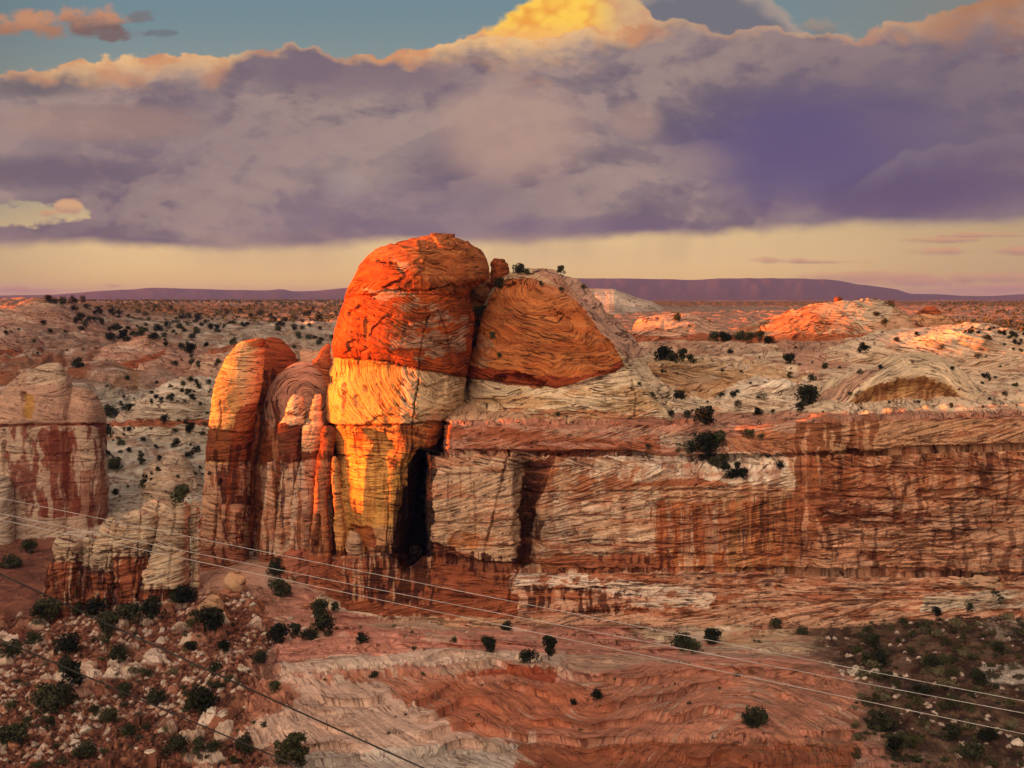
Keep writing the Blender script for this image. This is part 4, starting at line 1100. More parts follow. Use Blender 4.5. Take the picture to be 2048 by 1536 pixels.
mc = [([(862, 909), (1000, 910), (1160, 908), (1310, 906), (1420, 912), (1480, 912), (1640, 909), (1850, 902), (2048, 896), (2500, 893)], 3.4, 3.6), ([(890, 846), (1100, 844), (1300, 844), (1500, 846), (1640, 842), (1850, 834), (2048, 828), (2500, 826)], 2.8, 2.6),
      ([(1040, 1143), (1200, 1140), (1350, 1140), (1480, 1139), (1560, 1138), (1700, 1150), (1950, 1150)], 4.0, 3.4), ([(1080, 1112), (1200, 1108), (1330, 1108), (1560, 1112)], 2.4, 1.6),
      ([(1018, 905), (1010, 925), (1004, 965), (995, 1000), (985, 1040), (975, 1075), (967, 1125)], 2.6, 2.6), ([(1085, 912), (1050, 930), (1020, 920)], 2, 1.4), ([(895, 945), (896, 1000), (893, 1050)], 1.5, .9), ([(920, 945), (922, 995)], 1.4, .8), ([(948, 965), (952, 1040), (950, 1080)], 1.5, .9), ([(941, 945), (943, 985)], 1.4, .8),
      ([(868, 1046), (950, 1048), (1030, 1040)], 1.5, .8), ([(865, 1085), (900, 1100), (940, 1122), (1040, 1126)], 2.2, 1.4), ([(1036, 1145), (1022, 1170), (1018, 1200)], 2.6, 1.8),
      ([(1060, 1182), (1180, 1176), (1320, 1172), (1500, 1178)], 1.8, 1.1), ([(1050, 1228), (1150, 1226), (1280, 1222), (1330, 1226)], 3, 2.4),
      ([(1180, 985), (1300, 982), (1450, 975), (1560, 970)], 1.8, 1.1), ([(1330, 996), (1450, 996), (1560, 996)], 1.8, 1.2), ([(1100, 1000), (1250, 998), (1330, 1004)], 1.4, .8), ([(1460, 1066), (1530, 1064), (1610, 1066)], 2.2, 1.4),
      ([(1640, 1022), (1700, 1044), (1780, 1052), (1860, 1050)], 4.0, 2.4), ([(1850, 1000), (1920, 1000), (2000, 995)], 3, 1.8), ([(1700, 1075), (1760, 1080), (1800, 1078)], 4, 1.8), ([(1790, 1090), (1860, 1085), (1940, 1075)], 3.4, 1.8), ([(1800, 1130), (1880, 1128)], 2.6, 1.4),
      ([(1610, 1140), (1750, 1140), (1880, 1138), (1990, 1150), (2050, 1160)], 2, 1.3), ([(1650, 868), (1800, 880), (2000, 890)], 1.6, .9), ([(1838, 875), (1838, 898)], 2, 1.2), ([(1620, 1180), (1760, 1178), (1900, 1184), (2060, 1184)], 2, 1.2),
      ([(1350, 712), (1450, 720), (1560, 735), (1640, 742)], 2, 1.4), ([(1330, 745), (1420, 758), (1500, 790), (1560, 800)], 2, 1.3), ([(1900, 720), (2000, 728), (2060, 726)], 2, 1.2), ([(1360, 795), (1440, 792), (1530, 796)], 2, 1.3), ([(1300, 700), (1380, 704), (1480, 722)], 1.8, 1.2)]
Q = rough(P, N, bed, edge, 1.25, .75, .14, 3.3, .5, .8)
Q2 = rough(P, N, bed, edge, 1.0, .9, .0, 3.3, .5, .8)
w_ = sst(v, 842, 828)[..., None]
Q = Q * (1 - w_) + Q2 * w_
lens = sst(fbm(u / 70, v / 9, 3.3, 4), .56, .64) * (u > 1640) * (v > 905) * 1.6      # wind-scooped hollows
Q = Q - N * (carve(u, v, mc, 4) + lens)[..., None]
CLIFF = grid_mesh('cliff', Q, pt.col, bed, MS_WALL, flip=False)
tag(CLIFF, 'long tan and red sandstone cliff with dark ledges and benches on the right', 'cliff', kind='structure')

# ------------------------------------------------------------------ ground, one sheet to the horizon
GC = []   # (photo column, distance, height)
for q in (-900, -300, 100, 500, 900, 1300, 1700, 2100, 2600, 3000):
    for y in (150, 230, 300, 360, 400): GC.append((q, y, 0.0))
for q in (700, 1000, 1300, 1700, 2100, 2700, 3000):
    GC += [(q, 450, 2), (q, 560, 30), (q, 640, 55)]
for q in (900, 1300): GC += [(q, 740, 79), (q, 1000, 84)]
for q in (1700,): GC += [(q, 760, 74), (q, 1100, 80)]
for q in (2000, 2400, 3000): GC += [(q, 700, 80.5), (q, 900, 81), (q, 1200, 80)]
GC += [(480, 402, 12), (420, 400, 9), (560, 402, 11), (640, 398, 5), (480, 375, 6), (480, 430, 11), (420, 430, 8), (560, 430, 12), (480, 340, 1.5), (350, 395, 3), (560, 375, 5), (150, 400, 1), (250, 400, 2), (700, 396, 4), (820, 394, 3), (950, 392, 1)]
GC += [(1600, 372, 1.5), (1850, 372, 4), (2048, 372, 6), (2048, 340, 5), (1900, 320, 2), (2400, 372, 9), (2100, 300, 3)]
GC += [(-600, 480, 0), (-200, 480, 0), (30, 470, 0), (60, 500, 1), (160, 500, 2), (300, 470, 2), (400, 460, 4), (600, 460, 8), (-600, 560, 16), (-300, 560, 14), (60, 560, 16), (300, 540, 14), (450, 540, 16), (620, 540, 20)]
GC += [(300, 600, 29), (300, 650, 36.5), (300, 700, 42), (300, 760, 47), (300, 900, 55), (300, 1100, 63), (300, 1400, 75), (300, 1900, 87), (300, 3000, 98)]
GC += [(600, 650, 44), (600, 800, 63), (600, 950, 68), (600, 1300, 78), (600, 1800, 88), (600, 3000, 98.5)]
GC += [(60, 700, 54), (60, 800, 62), (60, 900, 72), (60, 1100, 92), (60, 1500, 96), (60, 3000, 99), (180, 750, 55), (180, 900, 66), (180, 1100, 82), (180, 1250, 92), (180, 1500, 90), (-300, 700, 54), (-300, 900, 75), (-300, 1100, 92), (-600, 900, 80), (-600, 1500, 96), (-600, 700, 50)]
for q in (-600, 600, 1300, 2000, 3000): GC += [(q, 6000, 98), (q, 12000, 98), (q, 40000, 98)]
for q in (900, 1300, 2000, 2600): GC += [(q, 1800, 91), (q, 3000, 96)]
GC = np.array(GC, float)
XY = np.stack([GC[:, 0] / 260.0, np.log(GC[:, 1]) * 6.0], 1)


def kern(a, b):
    d = np.sqrt(((a[:, None] - b[None]) ** 2).sum(-1))
    return d          # linear biharmonic-like spline: no overshoot


A = kern(XY, XY) + np.eye(len(XY)) * 1e-3
A = np.block([[A, np.ones((len(XY), 1))], [np.ones((1, len(XY))), np.zeros((1, 1))]])
wts = np.linalg.solve(A, np.concatenate([GC[:, 2], [0]]))
cg = np.linspace(-900, 3000, 160); yg = np.linspace(math.log(140), math.log(45000), 260)
MX, MY = np.meshgrid(cg, yg)
zc = kern(np.stack([MX.ravel() / 260.0, MY.ravel() * 6.0], 1), XY) @ wts[:-1] + wts[-1]
zc = gsmooth(gsmooth(zc.reshape(MX.shape), 1.2, 0), 1.2, 1)


def ground_z(px, Y):
    fx = (np.clip(px, -900, 3000) + 900) / 3900 * 159; fy = (np.log(np.clip(Y, 140, 45000)) - math.log(140)) / (math.log(45000) - math.log(140)) * 259
    i = np.clip(fx.astype(int), 0, 158); j = np.clip(fy.astype(int), 0, 258)
    a, b = fx - i, fy - j
    return (zc[j, i] * (1 - a) + zc[j, i + 1] * a) * (1 - b) + (zc[j + 1, i] * (1 - a) + zc[j + 1, i + 1] * a) * b


gpx = np.concatenate([np.linspace(-800, -80, 70), np.linspace(-70, 2120, 1460), np.linspace(2130, 2900, 70)])
gy = np.concatenate([H_ for H_ in (CZ * F / np.linspace(1700, 1216 , 620)[:] * 1.0,)])
gy = np.concatenate([CZ * F / (np.linspace(1640, 1215, 560) - H0), np.exp(np.linspace(math.log(411), math.log(560), 130))[1:], np.exp(np.linspace(math.log(560), math.log(2200), 430))[1:], np.exp(np.linspace(math.log(2200), math.log(42000), 60))[1:]])
u, Yg = np.meshgrid(gpx, gy)
z = ground_z(u, Yg)
X = (u - CX) / F * Yg
v = H0 + (CZ - z) / Yg * F       # elevation rows of the undisturbed ground
# foreground slickrock swells
g1 = np.exp(-(((u - 830) / 330) ** 2 + ((Yg - 345) / 22) ** 2) * 1.0) * 4.0
front_edge = 323 + (fbm(u / 130, u * 0, 1.0, 3) - .5) * 16
g1 *= sst(Yg, front_edge - 2.5, front_edge + 2.5) * .75 + .25
g2 = np.exp(-(((u - 1100) / 560) ** 2) ** 2) * sst(Yg, 272, 276 + 0 * Yg) * (3.6 * np.sin(np.clip((Yg - 272) / 52, 0, 1) * math.pi * .5)) * sst(Yg, 372, 325)
# open joints and undercut ledges in the slickrock
gro = [([(620, 1368), (760, 1371), (900, 1367), (1000, 1352), (1100, 1345)], 2.2, 1.5), ([(600, 1376), (760, 1379), (890, 1384), (1000, 1378), (1115, 1370)], 2.4, 1.8), ([(890, 1385), (960, 1395), (1060, 1396), (1118, 1386)], 1.8, 1.2),
       ([(640, 1511), (900, 1506), (1100, 1500), (1300, 1491), (1500, 1482), (1680, 1500)], 3.0, 2.0), ([(1080, 1496), (1250, 1502), (1400, 1492), (1700, 1507)], 2.2, 1.4), ([(690, 1235), (940, 1237), (1100, 1242)], 1.8, 1.3), ([(640, 1262), (760, 1268), (900, 1271)], 1.6, 1.0),
       ([(1000, 1246), (1300, 1251), (1440, 1243)], 1.8, 1.2), ([(800, 1205), (785, 1222), (770, 1233)], 1.6, 1.0), ([(930, 1290), (1100, 1297), (1240, 1292)], 1.6, 1.0), ([(1110, 1331), (1250, 1341), (1400, 1346)], 1.8, 1.2), ([(1120, 1345), (1160, 1395), (1240, 1422)], 2.0, 1.3), ([(540, 1300), (560, 1330), (545, 1360), (500, 1400)], 2.4, 1.6),
       ([(500, 1335), (520, 1380), (500, 1420), (490, 1480)], 2.4, 1.6), ([(440, 1370), (520, 1366), (545, 1368)], 2.0, 1.2), ([(450, 1300), (440, 1340), (420, 1400), (410, 1460)], 2.6, 1.6)]
rg = np.random.RandomState(31)
for _ in range(110):
    a_, b_ = rg.uniform(560, 1720), rg.uniform(1240, 1530); L_ = rg.uniform(20, 110); sl_ = rg.uniform(-.12, .18)
    gro.append(([(a_, b_), (a_ + L_ * .5, b_ + sl_ * L_ * .5 + rg.uniform(-3, 3)), (a_ + L_, b_ + sl_ * L_)], rg.uniform(.9, 1.9), rg.uniform(.5, 1.3)))
groove = carve(u, v, gro, 5) * (Yg < 408)
z = z - groove
g3 = np.exp(-(((u - 460) / 60) ** 2 + ((Yg - 322) / 16) ** 2)) * 5 + np.exp(-(((u - 470) / 70) ** 2 + ((Yg - 296) / 14) ** 2)) * 3
z = z + g1 + g2 + g3
# slickrock humps on the slopes at the left

def hump(pc, yc, w, d, h, ex=1.0):
    r = ((u - pc) / w) ** 2 + ((Yg - yc) / d) ** 2
    return h * np.clip(1 - r, 0, 1) ** ex


for a in ((75, 1080, 150, 190, 12, .8), (60, 860, 200, 90, 11, .8), (10, 780, 120, 60, 9, .8), (230, 800, 130, 60, 9, .8), (300, 905, 130, 80, 7, .8), (340, 668, 110, 34, 7, .7), (400, 800, 120, 60, 6, .8), (180, 1200, 90, 110, 6, .8), (345, 565, 60, 22, 8, .7),
          (300, 720, 120, 40, 5, .8), (420, 1000, 150, 80, 6, .8), (330, 1150, 140, 90, 6, .8), (560, 1050, 120, 90, 7, .8), (600, 900, 90, 60, 6, .8), (540, 740, 70, 50, 6, .8), (160, 690, 100, 50, 6, .8), (260, 610, 60, 22, 4, .8)):
    z = z + hump(*a)
slope = sst(Yg, 505, 560) * sst(Yg, 2400, 1500)
th = 4.2 * (0.75 + .5 * fbm(X / 120, Yg / 120, 5.0, 2))
q = (z + (fbm(X / 30, Yg / 30, 2.0, 3) - .5) * 7) / th
fr = q - np.floor(q)
z = z + slope * (sst(fr, .45, .9) - fr) * th * .95
rk = (fbm(X / 10, Yg / 10, 1.0, 5, .55) - .5)
z = z + rk * np.interp(Yg, [150, 400, 600, 1000, 3000], [1.6, 1.8, 3.0, 3.5, 6])
# ledges across the foreground slickrock
led = Yg / 12.5 + (fbm(u / 240, Yg / 30, 6.0, 4) - .5) * 4.2; lf = led - np.floor(led)
near = sst(Yg, 408, 398)
slick = near * sst(u + (fbm(X / 25, Yg / 25, 8.0, 3) - .5) * 160, 520, 640) * sst(u + (fbm(X / 25, Yg / 25, 4.0, 3) - .5) * 220 + (Yg - 300) * 1.2, 1800, 1690)
ledm = sst(fbm(u / 130, Yg / 11, 16.0, 3), .40, .58)
z = z + slick * ledm * (sst(lf, .47, .55) - lf) * 2.3
lip = slick * ledm * np.exp(-((lf - .60) / .07) ** 2) * 1.7      # lips overhang their risers
# broken rock on the talus and on the scrub slope
tal = near * (1 - slick)
W1 = worley(X / 5.4 + rk * .8, Yg / 6.6, 3, True); W2 = worley(X / 1.6 + rk * .8, Yg / 2.1, 9, True)
tl = sst(u, 760, 560)
z = z + near * (1 - slick) * (1 - tl) * (fbm(X / 2.6, Yg / 3.4, 6.0, 4, .6) - .5) * 1.8
clus = fbm(X / 22, Yg / 26, 14.0, 3)
pick1 = sst(W1[2], .36, .44) * sst(clus, .40, .48); pick2 = sst(W2[2], .52, .6) * sst(clus, .54, .44)
z = z + tal * tl * (((.62 - W1[0]).clip(0, .34) * 5.5 + (W1[2] - .5) * (W1[0] < .6) * .8) * pick1 + (.55 - W2[0]).clip(0, 1) * 1.5 * pick2)
z = z + tal * (1 - tl) * ((.5 - W2[0]).clip(0, 1) * 1.2 * sst(W2[2], .92, .95))
W3 = worley(X / .8 + rk, Yg / 1.1, 21, True)
z = z + tal * ((.55 - W3[0]).clip(0, .4) * .9 * sst(W3[2], .5, .6) + (fbm(X / 1.3, Yg / 1.6, 9.0, 3) - .5) * .5)
P = np.stack([X, Yg - lip, z], -1)
pt = Paint(u, v, P, (0.40, 0.27, 0.20)); pt.soft = True
pt.edge_n = fbm(u / 30, v / 3.2, 2.0, 4, .6)
c = pt.col
# far plain and slopes
n_a = fbm(X / 70, Yg / 70, 1.0, 4); n_b = fbm(X / 18, z / 3.0, Yg / 40, 3)
pt.fill((0.47, 0.40, 0.315), [(-900, 765), (700, 765), (700, 1110), (-900, 1110)], 14)
pt.fill((0.50, 0.46, 0.39), [(205, 815), (420, 800), (420, 1005), (205, 1005)], 20, .7)
pt.fill((0.40, 0.25, 0.185), [(-900, 590), (260, 600), (430, 700), (420, 770), (200, 790), (-900, 800)], 14, .9)
pt.fill((0.30, 0.115, 0.055), [(-900, 700), (90, 712), (150, 745), (230, 720), (330, 690), (330, 706), (230, 742), (150, 760), (40, 770), (-900, 760)], 14, .8)
pt.fill((0.34, 0.14, 0.07), [(320, 695), (480, 680), (480, 694), (320, 706)], 8, .8)
pt.fill((0.37, 0.22, 0.15), [(200, 868), (430, 866), (430, 884), (200, 884)], 6, .8)
pt.fill((0.34, 0.16, 0.10), [(200, 842), (430, 840), (430, 848), (200, 850)], 4, .8)
pt.streak((0.34, 0.20, 0.11), [(220, 750), (280, 745), (280, 790), (230, 790)], 7, 50, .48, .8)
pt.fill((0.45, 0.38, 0.29), [(240, 640), (700, 640), (700, 700), (430, 712), (300, 690)], 12, .7)
pt.fill((0.24, 0.15, 0.085), [(-900, 590), (30, 606), (110, 600), (160, 612), (330, 632), (700, 622), (700, 600), (3000, 600), (3000, 612), (700, 612)], 6, .9)
pt.fill((0.30, 0.18, 0.11), [(1900, 640), (3000, 640), (3000, 700), (1900, 690)], 6)
pt.col = pt.col * (1 - .2 * (sst(Yg, 470, 560))[..., None])      # far slopes darkened in the colour to stand in for vignetting
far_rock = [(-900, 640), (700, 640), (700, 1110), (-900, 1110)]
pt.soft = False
pt.blot((0.17, 0.095, 0.06), far_rock, 26, 2.6, .585, .8, seed=21)  # ledge shadows painted into the slope colour as thin dark blots
pt.blot((0.30, 0.17, 0.11), far_rock, 80, 6.0, .57, .6, seed=22)
pt.blot((0.60, 0.53, 0.44), far_rock, 50, 4.0, .60, .5, seed=23)
pt.soft = True
# canyon floor at the left and the talus
pt.fill((0.16, 0.068, 0.045), [(-900, 1085), (210, 1075), (330, 1120), (420, 1200), (420, 1260), (-900, 1300)], 20, .95)
pt.blot((0.26, 0.12, 0.08), [(-900, 1085), (210, 1075), (330, 1180), (-100, 1260)], 50, 10, .52, .7)
cm = near * tl * (1 - slick)
soil = np.array((0.135, 0.062, 0.040))
pt.col = mix(pt.col, soil, cm * sst(v, 1130, 1200))
pt.col = pt.col * (1 + (cm * sst(v, 1130, 1200))[..., None] * (sst(W3[0], .6, .4) * (W3[2] - .42) * 2.2)[..., None])
whites = np.stack([np.interp(W1[2], [0, .5, .62, .8, 1], [r0, r0, r1, r2, r3]) for r0, r1, r2, r3 in ((.25, .36, .48, .52), (.115, .20, .37, .42), (.07, .14, .28, .34))], -1)
whites2 = np.stack([np.interp(W2[2], [0, .55, .7, .85, 1], [r0, r0, r1, r2, r3]) for r0, r1, r2, r3 in ((.22, .34, .46, .50), (.10, .19, .36, .41), (.06, .13, .28, .34))], -1)
m2 = cm * sst(W2[0], .58, .42) * pick2 * sst(v, 1130, 1200)
pt.col = pt.col * (1 - m2[..., None]) + whites2 * m2[..., None]
m1 = cm * sst(W1[0], .62, .5) * pick1 * sst(v, 1180, 1240) * sst(fbm(X / 30, Yg / 30, 3.0, 3), .40, .5)
pt.col = pt.col * (1 - m1[..., None]) + whites * m1[..., None]
# foreground slickrock colours
sl = slick
pt.col = mix(pt.col, (0.42, 0.22, 0.165), sl)
bm = fbm(u / 120, Yg / 10, 1.0, 4)
pt.col = mix(pt.col, (0.40, 0.29, 0.215), sl * sst(bm, .52, .6) * .8)


def sfill(c_, pts, warp=12, a=1.0): pt.col = mix(pt.col, c_, pt.region(pts, warp) * a)


sfill((0.62, 0.51, 0.38), [(630, 1196), (760, 1204), (930, 1212), (945, 1232), (760, 1236), (640, 1222)], 8, .9)
sfill((0.44, 0.35, 0.25), [(690, 1240), (900, 1232), (900, 1268), (760, 1262)], 14, .6)
sfill((0.50, 0.255, 0.19), [(540, 1300), (640, 1285), (900, 1283), (1110, 1330), (1120, 1345), (560, 1355)], 14, .9)
sfill((0.56, 0.45, 0.36), [(560, 1352), (1130, 1340), (1120, 1366), (560, 1372)], 14, .8)
sfill((0.30, 0.085, 0.04), [(890, 1382), (960, 1374), (1115, 1370), (1112, 1388), (1000, 1394)], 5, .95)
sfill((0.42, 0.205, 0.135), [(500, 1392), (560, 1384), (700, 1375), (900, 1378), (1115, 1395), (1400, 1340), (1640, 1340), (1730, 1400), (1720, 1500), (1400, 1510), (480, 1500)], 14, .95)
sfill((0.57, 0.44, 0.35), [(540, 1378), (640, 1376), (760, 1392), (800, 1420), (850, 1440), (900, 1466), (1000, 1480), (1130, 1492), (1080, 1512), (700, 1508), (470, 1496), (560, 1440), (600, 1400)], 44, .75)
sfill((0.37, 0.145, 0.08), [(790, 1412), (900, 1398), (1120, 1396), (1250, 1430), (1180, 1464), (1060, 1476), (930, 1462), (850, 1440)], 40, .75)
sfill((0.27, 0.10, 0.05), [(1000, 1492), (1720, 1492), (1700, 1560), (1050, 1560)], 8, .9)
sfill((0.47, 0.42, 0.36), [(620, 1505), (1040, 1498), (1010, 1600), (500, 1600)], 16, .8)
pt.blot((0.50, 0.41, 0.31), [(1290, 1235), (1800, 1235), (1860, 1275), (1700, 1320), (1290, 1290)], 46, 10, .50, .9)
pt.blot((0.44, 0.33, 0.2), [(1440, 1255), (1660, 1260), (1640, 1310), (1440, 1300)], 50, 10, .5, .6)
sb = near * (1 - slick) * (1 - tl)
pt.col = mix(pt.col, (0.085, 0.052, 0.034), sb * .95)
pt.blot((0.19, 0.12, 0.08), [(1500, 1225), (2900, 1180), (2900, 1700), (1500, 1700)], 40, 10, .55, .5)
mo = fbm(X / 3.2, Yg / 4.5, 12.0, 4, .6)
pt.col = mix(pt.col, (0.045, 0.030, 0.022), sb * sst(mo, .52, .60) * .8)
pt.col = mix(pt.col, (0.17, 0.115, 0.08), sb * sst(mo, .44, .38) * .7)
ms = sb * sst(W2[0], .5, .38) * sst(W2[2], .92, .95)
pt.col = pt.col * (1 - ms[..., None]) + whites2 * ms[..., None]
pt.blot((0.42, 0.37, 0.31), [(1960, 1330), (2100, 1325), (2100, 1365), (1970, 1372)], 30, 8, .42, .9)
pt.blot((0.30, 0.25, 0.2), [(1960, 1230), (2100, 1200), (2100, 1270), (1980, 1285)], 20, 8, .48, .7)
# bedding: curved cross-beds in the foreground, level beds on the slopes
bedA, _ = crossbed(P, 9.0, 33, .4)
rt = sst(u, 1150, 1560)
swirl = (Yg + 1.5 * X) * .42 * (1 - rt) + (X * 1.1 + 20 * np.sin(Yg / 26.0) + .2 * Yg) * rt + (fbm(X / 26, Yg / 30, 3.0, 3) - .5) * 7
swirl = np.where(Yg > 332 + (fbm(u / 150, Yg / 40, 9.0, 3) - .5) * 14, Yg * .55 + X * .05 + (fbm(X / 40, Yg / 20, 5.0, 3) - .5) * 6, swirl)
bed = np.where(near > .5, swirl, bedA + fbm(X / 40, Yg / 40, 3.0, 3) * 6)
bv = vn(bed * 1.1, X * .02, Yg * .02) - .5
white_line = sl * sst(vn(bed * 1.3, X * .05, Yg * .05), .70, .80) * sst(u, 500, 620) * sst(fbm(X / 14, Yg / 14, 7.0, 3), .42, .56)
pt.col = mix(pt.col, (0.46, 0.36, 0.28), white_line * .7)
P[..., 2] += bv * (.25 * near + .8 * slope)
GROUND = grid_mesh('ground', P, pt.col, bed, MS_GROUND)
tag(GROUND, kind='structure')
# the same surface sampled at a point
def ground_at(px, Y):
    i = int(np.clip(np.searchsorted(gpx, px), 1, len(gpx) - 1)); j = int(np.clip(np.searchsorted(gy, Y), 1, len(gy) - 1))
    return float(P_G[j, i, 2])
P_G = P

# ------------------------------------------------------------------ distant ridge, bluff, low mesa, and an unseen rim added to shade the canyon


def strip(name, px, tops, Y0, Y1, Y2, base_z, col, rowsn=40, amp=1.0, seed=0.0, prof=None, mat=MS_SMOOTH, step=0.0):
    cols = np.linspace(px[0], px[1], 520)
    top = np.interp(cols, [t[0] for t in tops], [t[1] for t in tops])
    top = gsmooth(top, 1.2)
    t = np.concatenate([np.linspace(0, 1, rowsn), np.linspace(1.05, 2, 10)])
    PP = np.zeros((len(t), len(cols), 3))
    zt = PZ(top, Y1)
    for i, q in enumerate(t):
        if q <= 1:
            s_ = q if prof is None else np.interp(q, *prof)
            yy = Y0 + (Y1 - Y0) * q; zz = base_z + (zt - base_z) * s_
        else:
            yy = Y1 + (Y2 - Y1) * (q - 1); zz = zt + (base_z - zt) * (q - 1) * .6
        PP[i, :, 0] = (cols - CX) / F * yy; PP[i, :, 1] = yy; PP[i, :, 2] = zz
    L = (Y2 - Y0)
    uu, vv = draw(PP)
    g = fbm(uu / 22 + seed, PP[..., 1] / L * 3, 2.0, 4) - .5
    hgt = (zt - base_z)[None] * np.clip(t, 0, 1)[:, None] * (1 - np.clip(t - 1, 0, 1))[:, None]
    PP[..., 2] += g * np.abs(hgt) * .35 * amp * (1 - (np.abs(t - 1) < .06) * .85)[:, None]
    colr = np.tile(np.asarray(col, float), uu.shape + (1,)) * (0.85 + .3 * fbm(uu / 30, vv / 5, 4.0, 4))[..., None]
    return grid_mesh(name, PP, colr, PP[..., 2] * (30.0 / L) if step == 0 else PP[..., 2] / step, mat)


ridge_tops = [(-500, 592), (0, 591), (60, 590), (112, 589), (152, 586), (211, 581), (265, 579), (300, 575), (328, 576), (398, 578), (469, 580), (540, 581), (552, 578), (570, 578), (582, 583), (629, 582), (690, 576), (800, 568), (1000, 560), (1155, 556), (1330, 558), (1380, 560), (1440, 557), (1500, 556),
              (1600, 557), (1674, 560), (1713, 568), (1792, 578), (1820, 588), (1871, 588), (1930, 592), (1990, 592), (2048, 588), (2500, 590)]
tag(strip('mountain', (-500, 2500), ridge_tops, 13500, 17500, 21000, 80, (0.05, 0.055, 0.085), amp=.8), kind='structure')
bl = [(1020, 590), (1120, 580), (1180, 577), (1229, 578), (1246, 585), (1275, 596), (1305, 603), (1320, 612), (1337, 619), (1378, 623), (1422, 626), (1466, 631), (1505, 641), (1560, 646)]
tag(strip('hill', (1020, 1560), bl, 1250, 1700, 2300, 70, (0.50, 0.40, 0.31), prof=([0, .25, .5, .68, .74, .9, 1], [0, .30, .52, .62, .82, .9, 1]), amp=.4, seed=3, mat=MS), kind='structure')
me_ = [(325, 612), (335, 607), (345, 605), (470, 604), (600, 602), (700, 601), (760, 603), (800, 611)]
tag(strip('hill', (325, 800), me_, 3300, 3420, 4200, 88, (0.42, 0.25, 0.18), prof=([0, .3, .45, .8, 1], [0, .25, .3, .95, 1]), amp=.25, seed=5, mat=MS), kind='structure')

# unseen rim added off to the left: crest notched to block and pass the sun
ry = np.linspace(-200, 1900, 420)
crest = np.interp(ry, [-200, 376, 385.0, 388.7, 391, 404, 410, 429, 437, 476, 500, 512, 520, 545, 560, 700, 1000, 1040, 1120, 1180, 1260, 1400, 1900],
                  [140, 140, 130, 66, 66, 66, 89, 89, 130, 140, 142, 138, 133, 131, 114, 106, 106, 102, 102, 104, 92, 76, 70])
crest = crest + (fbm(ry / 14, ry * 0, 1.0, 4) - .5) * 2.5
xs = np.array([-840, -700, -620, -560, -540, -525, -512, -470])
hs = np.array([0.2, .5, .8, .96, 1.0, .93, .6, 0.0])
RP = np.zeros((len(xs), len(ry), 3))
RP[..., 0] = xs[:, None] - np.clip(ry - 1150, 0, 1e9)[None] * .30 + (fbm(xs[:, None] / 40, ry[None] / 40, 2.0, 3) - .5) * 10; RP[..., 1] = ry[None]; RP[..., 2] = np.stack([np.interp(ry - (x_ + 540) * .035, ry, crest) for x_ in xs]) * hs[:, None]
tag(grid_mesh('hill', RP, np.tile(np.array((0.38, 0.22, 0.15)), RP.shape[:2] + (1,)), RP[..., 2].copy(), MS), kind='structure')

# ------------------------------------------------------------------ plants, boulders, wires
bpy.context.view_layer.update()
DG_ = bpy.context.evaluated_depsgraph_get()
EYE = Vector((0, 0, CZ))


def hit(px, py):
    d = Vector(((px - CX) / F, 1.0, (H0 - py) / F)).normalized()
    h, loc, nor, _, ob, _ = SC.ray_cast(DG_, EYE, d)
    return (loc, nor, ob) if h else None


def tube(pts, rad, ns=6):
    V_, F_ = [], []
    for i, (p, r) in enumerate(zip(pts, rad)):
        p = Vector(p); a = Vector(pts[min(i + 1, len(pts) - 1)]) - Vector(pts[max(i - 1, 0)])
        a.normalize(); s = a.orthogonal().normalized(); t = a.cross(s)
        for k in range(ns):
            an = 2 * math.pi * k / ns
            V_.append(p + s * (r * math.cos(an)) + t * (r * math.sin(an)))
    for i in range(len(pts) - 1):
        for k in range(ns):
            F_.append((i * ns + k, i * ns + (k + 1) % ns, (i + 1) * ns + (k + 1) % ns, (i + 1) * ns + k))
    F_.append(tuple(range(ns))[::-1]); F_.append(tuple((len(pts) - 1) * ns + k for k in range(ns)))
    return V_, F_


def join(parts):
    V_, F_ = [], []
    for v_, f_ in parts:
        o = len(V_); V_ += list(v_); F_ += [tuple(i + o for i in f) for f in f_]
    return V_, F_


def crown_geo(rs, w, h, blobs, per, leaf, z0=.12, flat=1.0, bm=1.0):
    """many leaf sprays on clumps spread through an uneven crown of unit scale"""
    V_, F_ = [], []
    for b in range(blobs):
        a = rs.rand() * 6.283; rr = w * .5 * math.sqrt(rs.rand()) * .78
        zc_ = z0 + (h - z0) * (.12 + .8 * rs.rand() ** .8)
        rr *= 1.0 - .62 * max(0, (zc_ / h - .45))
        c = np.array((rr * math.cos(a), rr * math.sin(a), zc_)); br = (.17 + .11 * rs.rand()) * w * bm
        for _ in range(per):
            d = rs.randn(3); d /= np.linalg.norm(d); d[2] *= .8 * flat
            p = c + d * br * (.55 + .5 * rs.rand())
            n = d + rs.randn(3) * .6; n /= np.linalg.norm(n)
            s = np.cross(n, rs.randn(3)); s /= np.linalg.norm(s) + 1e-9; t = np.cross(n, s)
            L = leaf * (.6 + .8 * rs.rand()); o = len(V_)
            V_ += [p - s * L * .5, p + t * L * .38, p + s * L * .6, p - t * L * .38]
            F_.append((o, o + 1, o + 2, o + 3))
    return V_, F_


def trunk_geo(rs, h, r, lean=.12, limbs=4):
    parts = []
    top = (lean * rs.randn() * .6, lean * rs.randn() * .6, h * .62)
    mid = (top[0] * .3 + .03 * rs.randn(), top[1] * .3, h * .3)
    parts.append(tube([(0, 0, -.25), mid, top], [r, r * .75, r * .35]))
    for k in range(limbs):
        a = rs.rand() * 6.283; L = h * (.28 + .2 * rs.rand()); z0 = h * (.08 + .3 * rs.rand())
        parts.append(tube([(mid[0] * z0 / h, 0, z0), (math.cos(a) * L * .6, math.sin(a) * L * .6, z0 + L * .4), (math.cos(a) * L, math.sin(a) * L, z0 + L * .9)], [r * .5, r * .35, r * .14], 5))
    return join(parts)


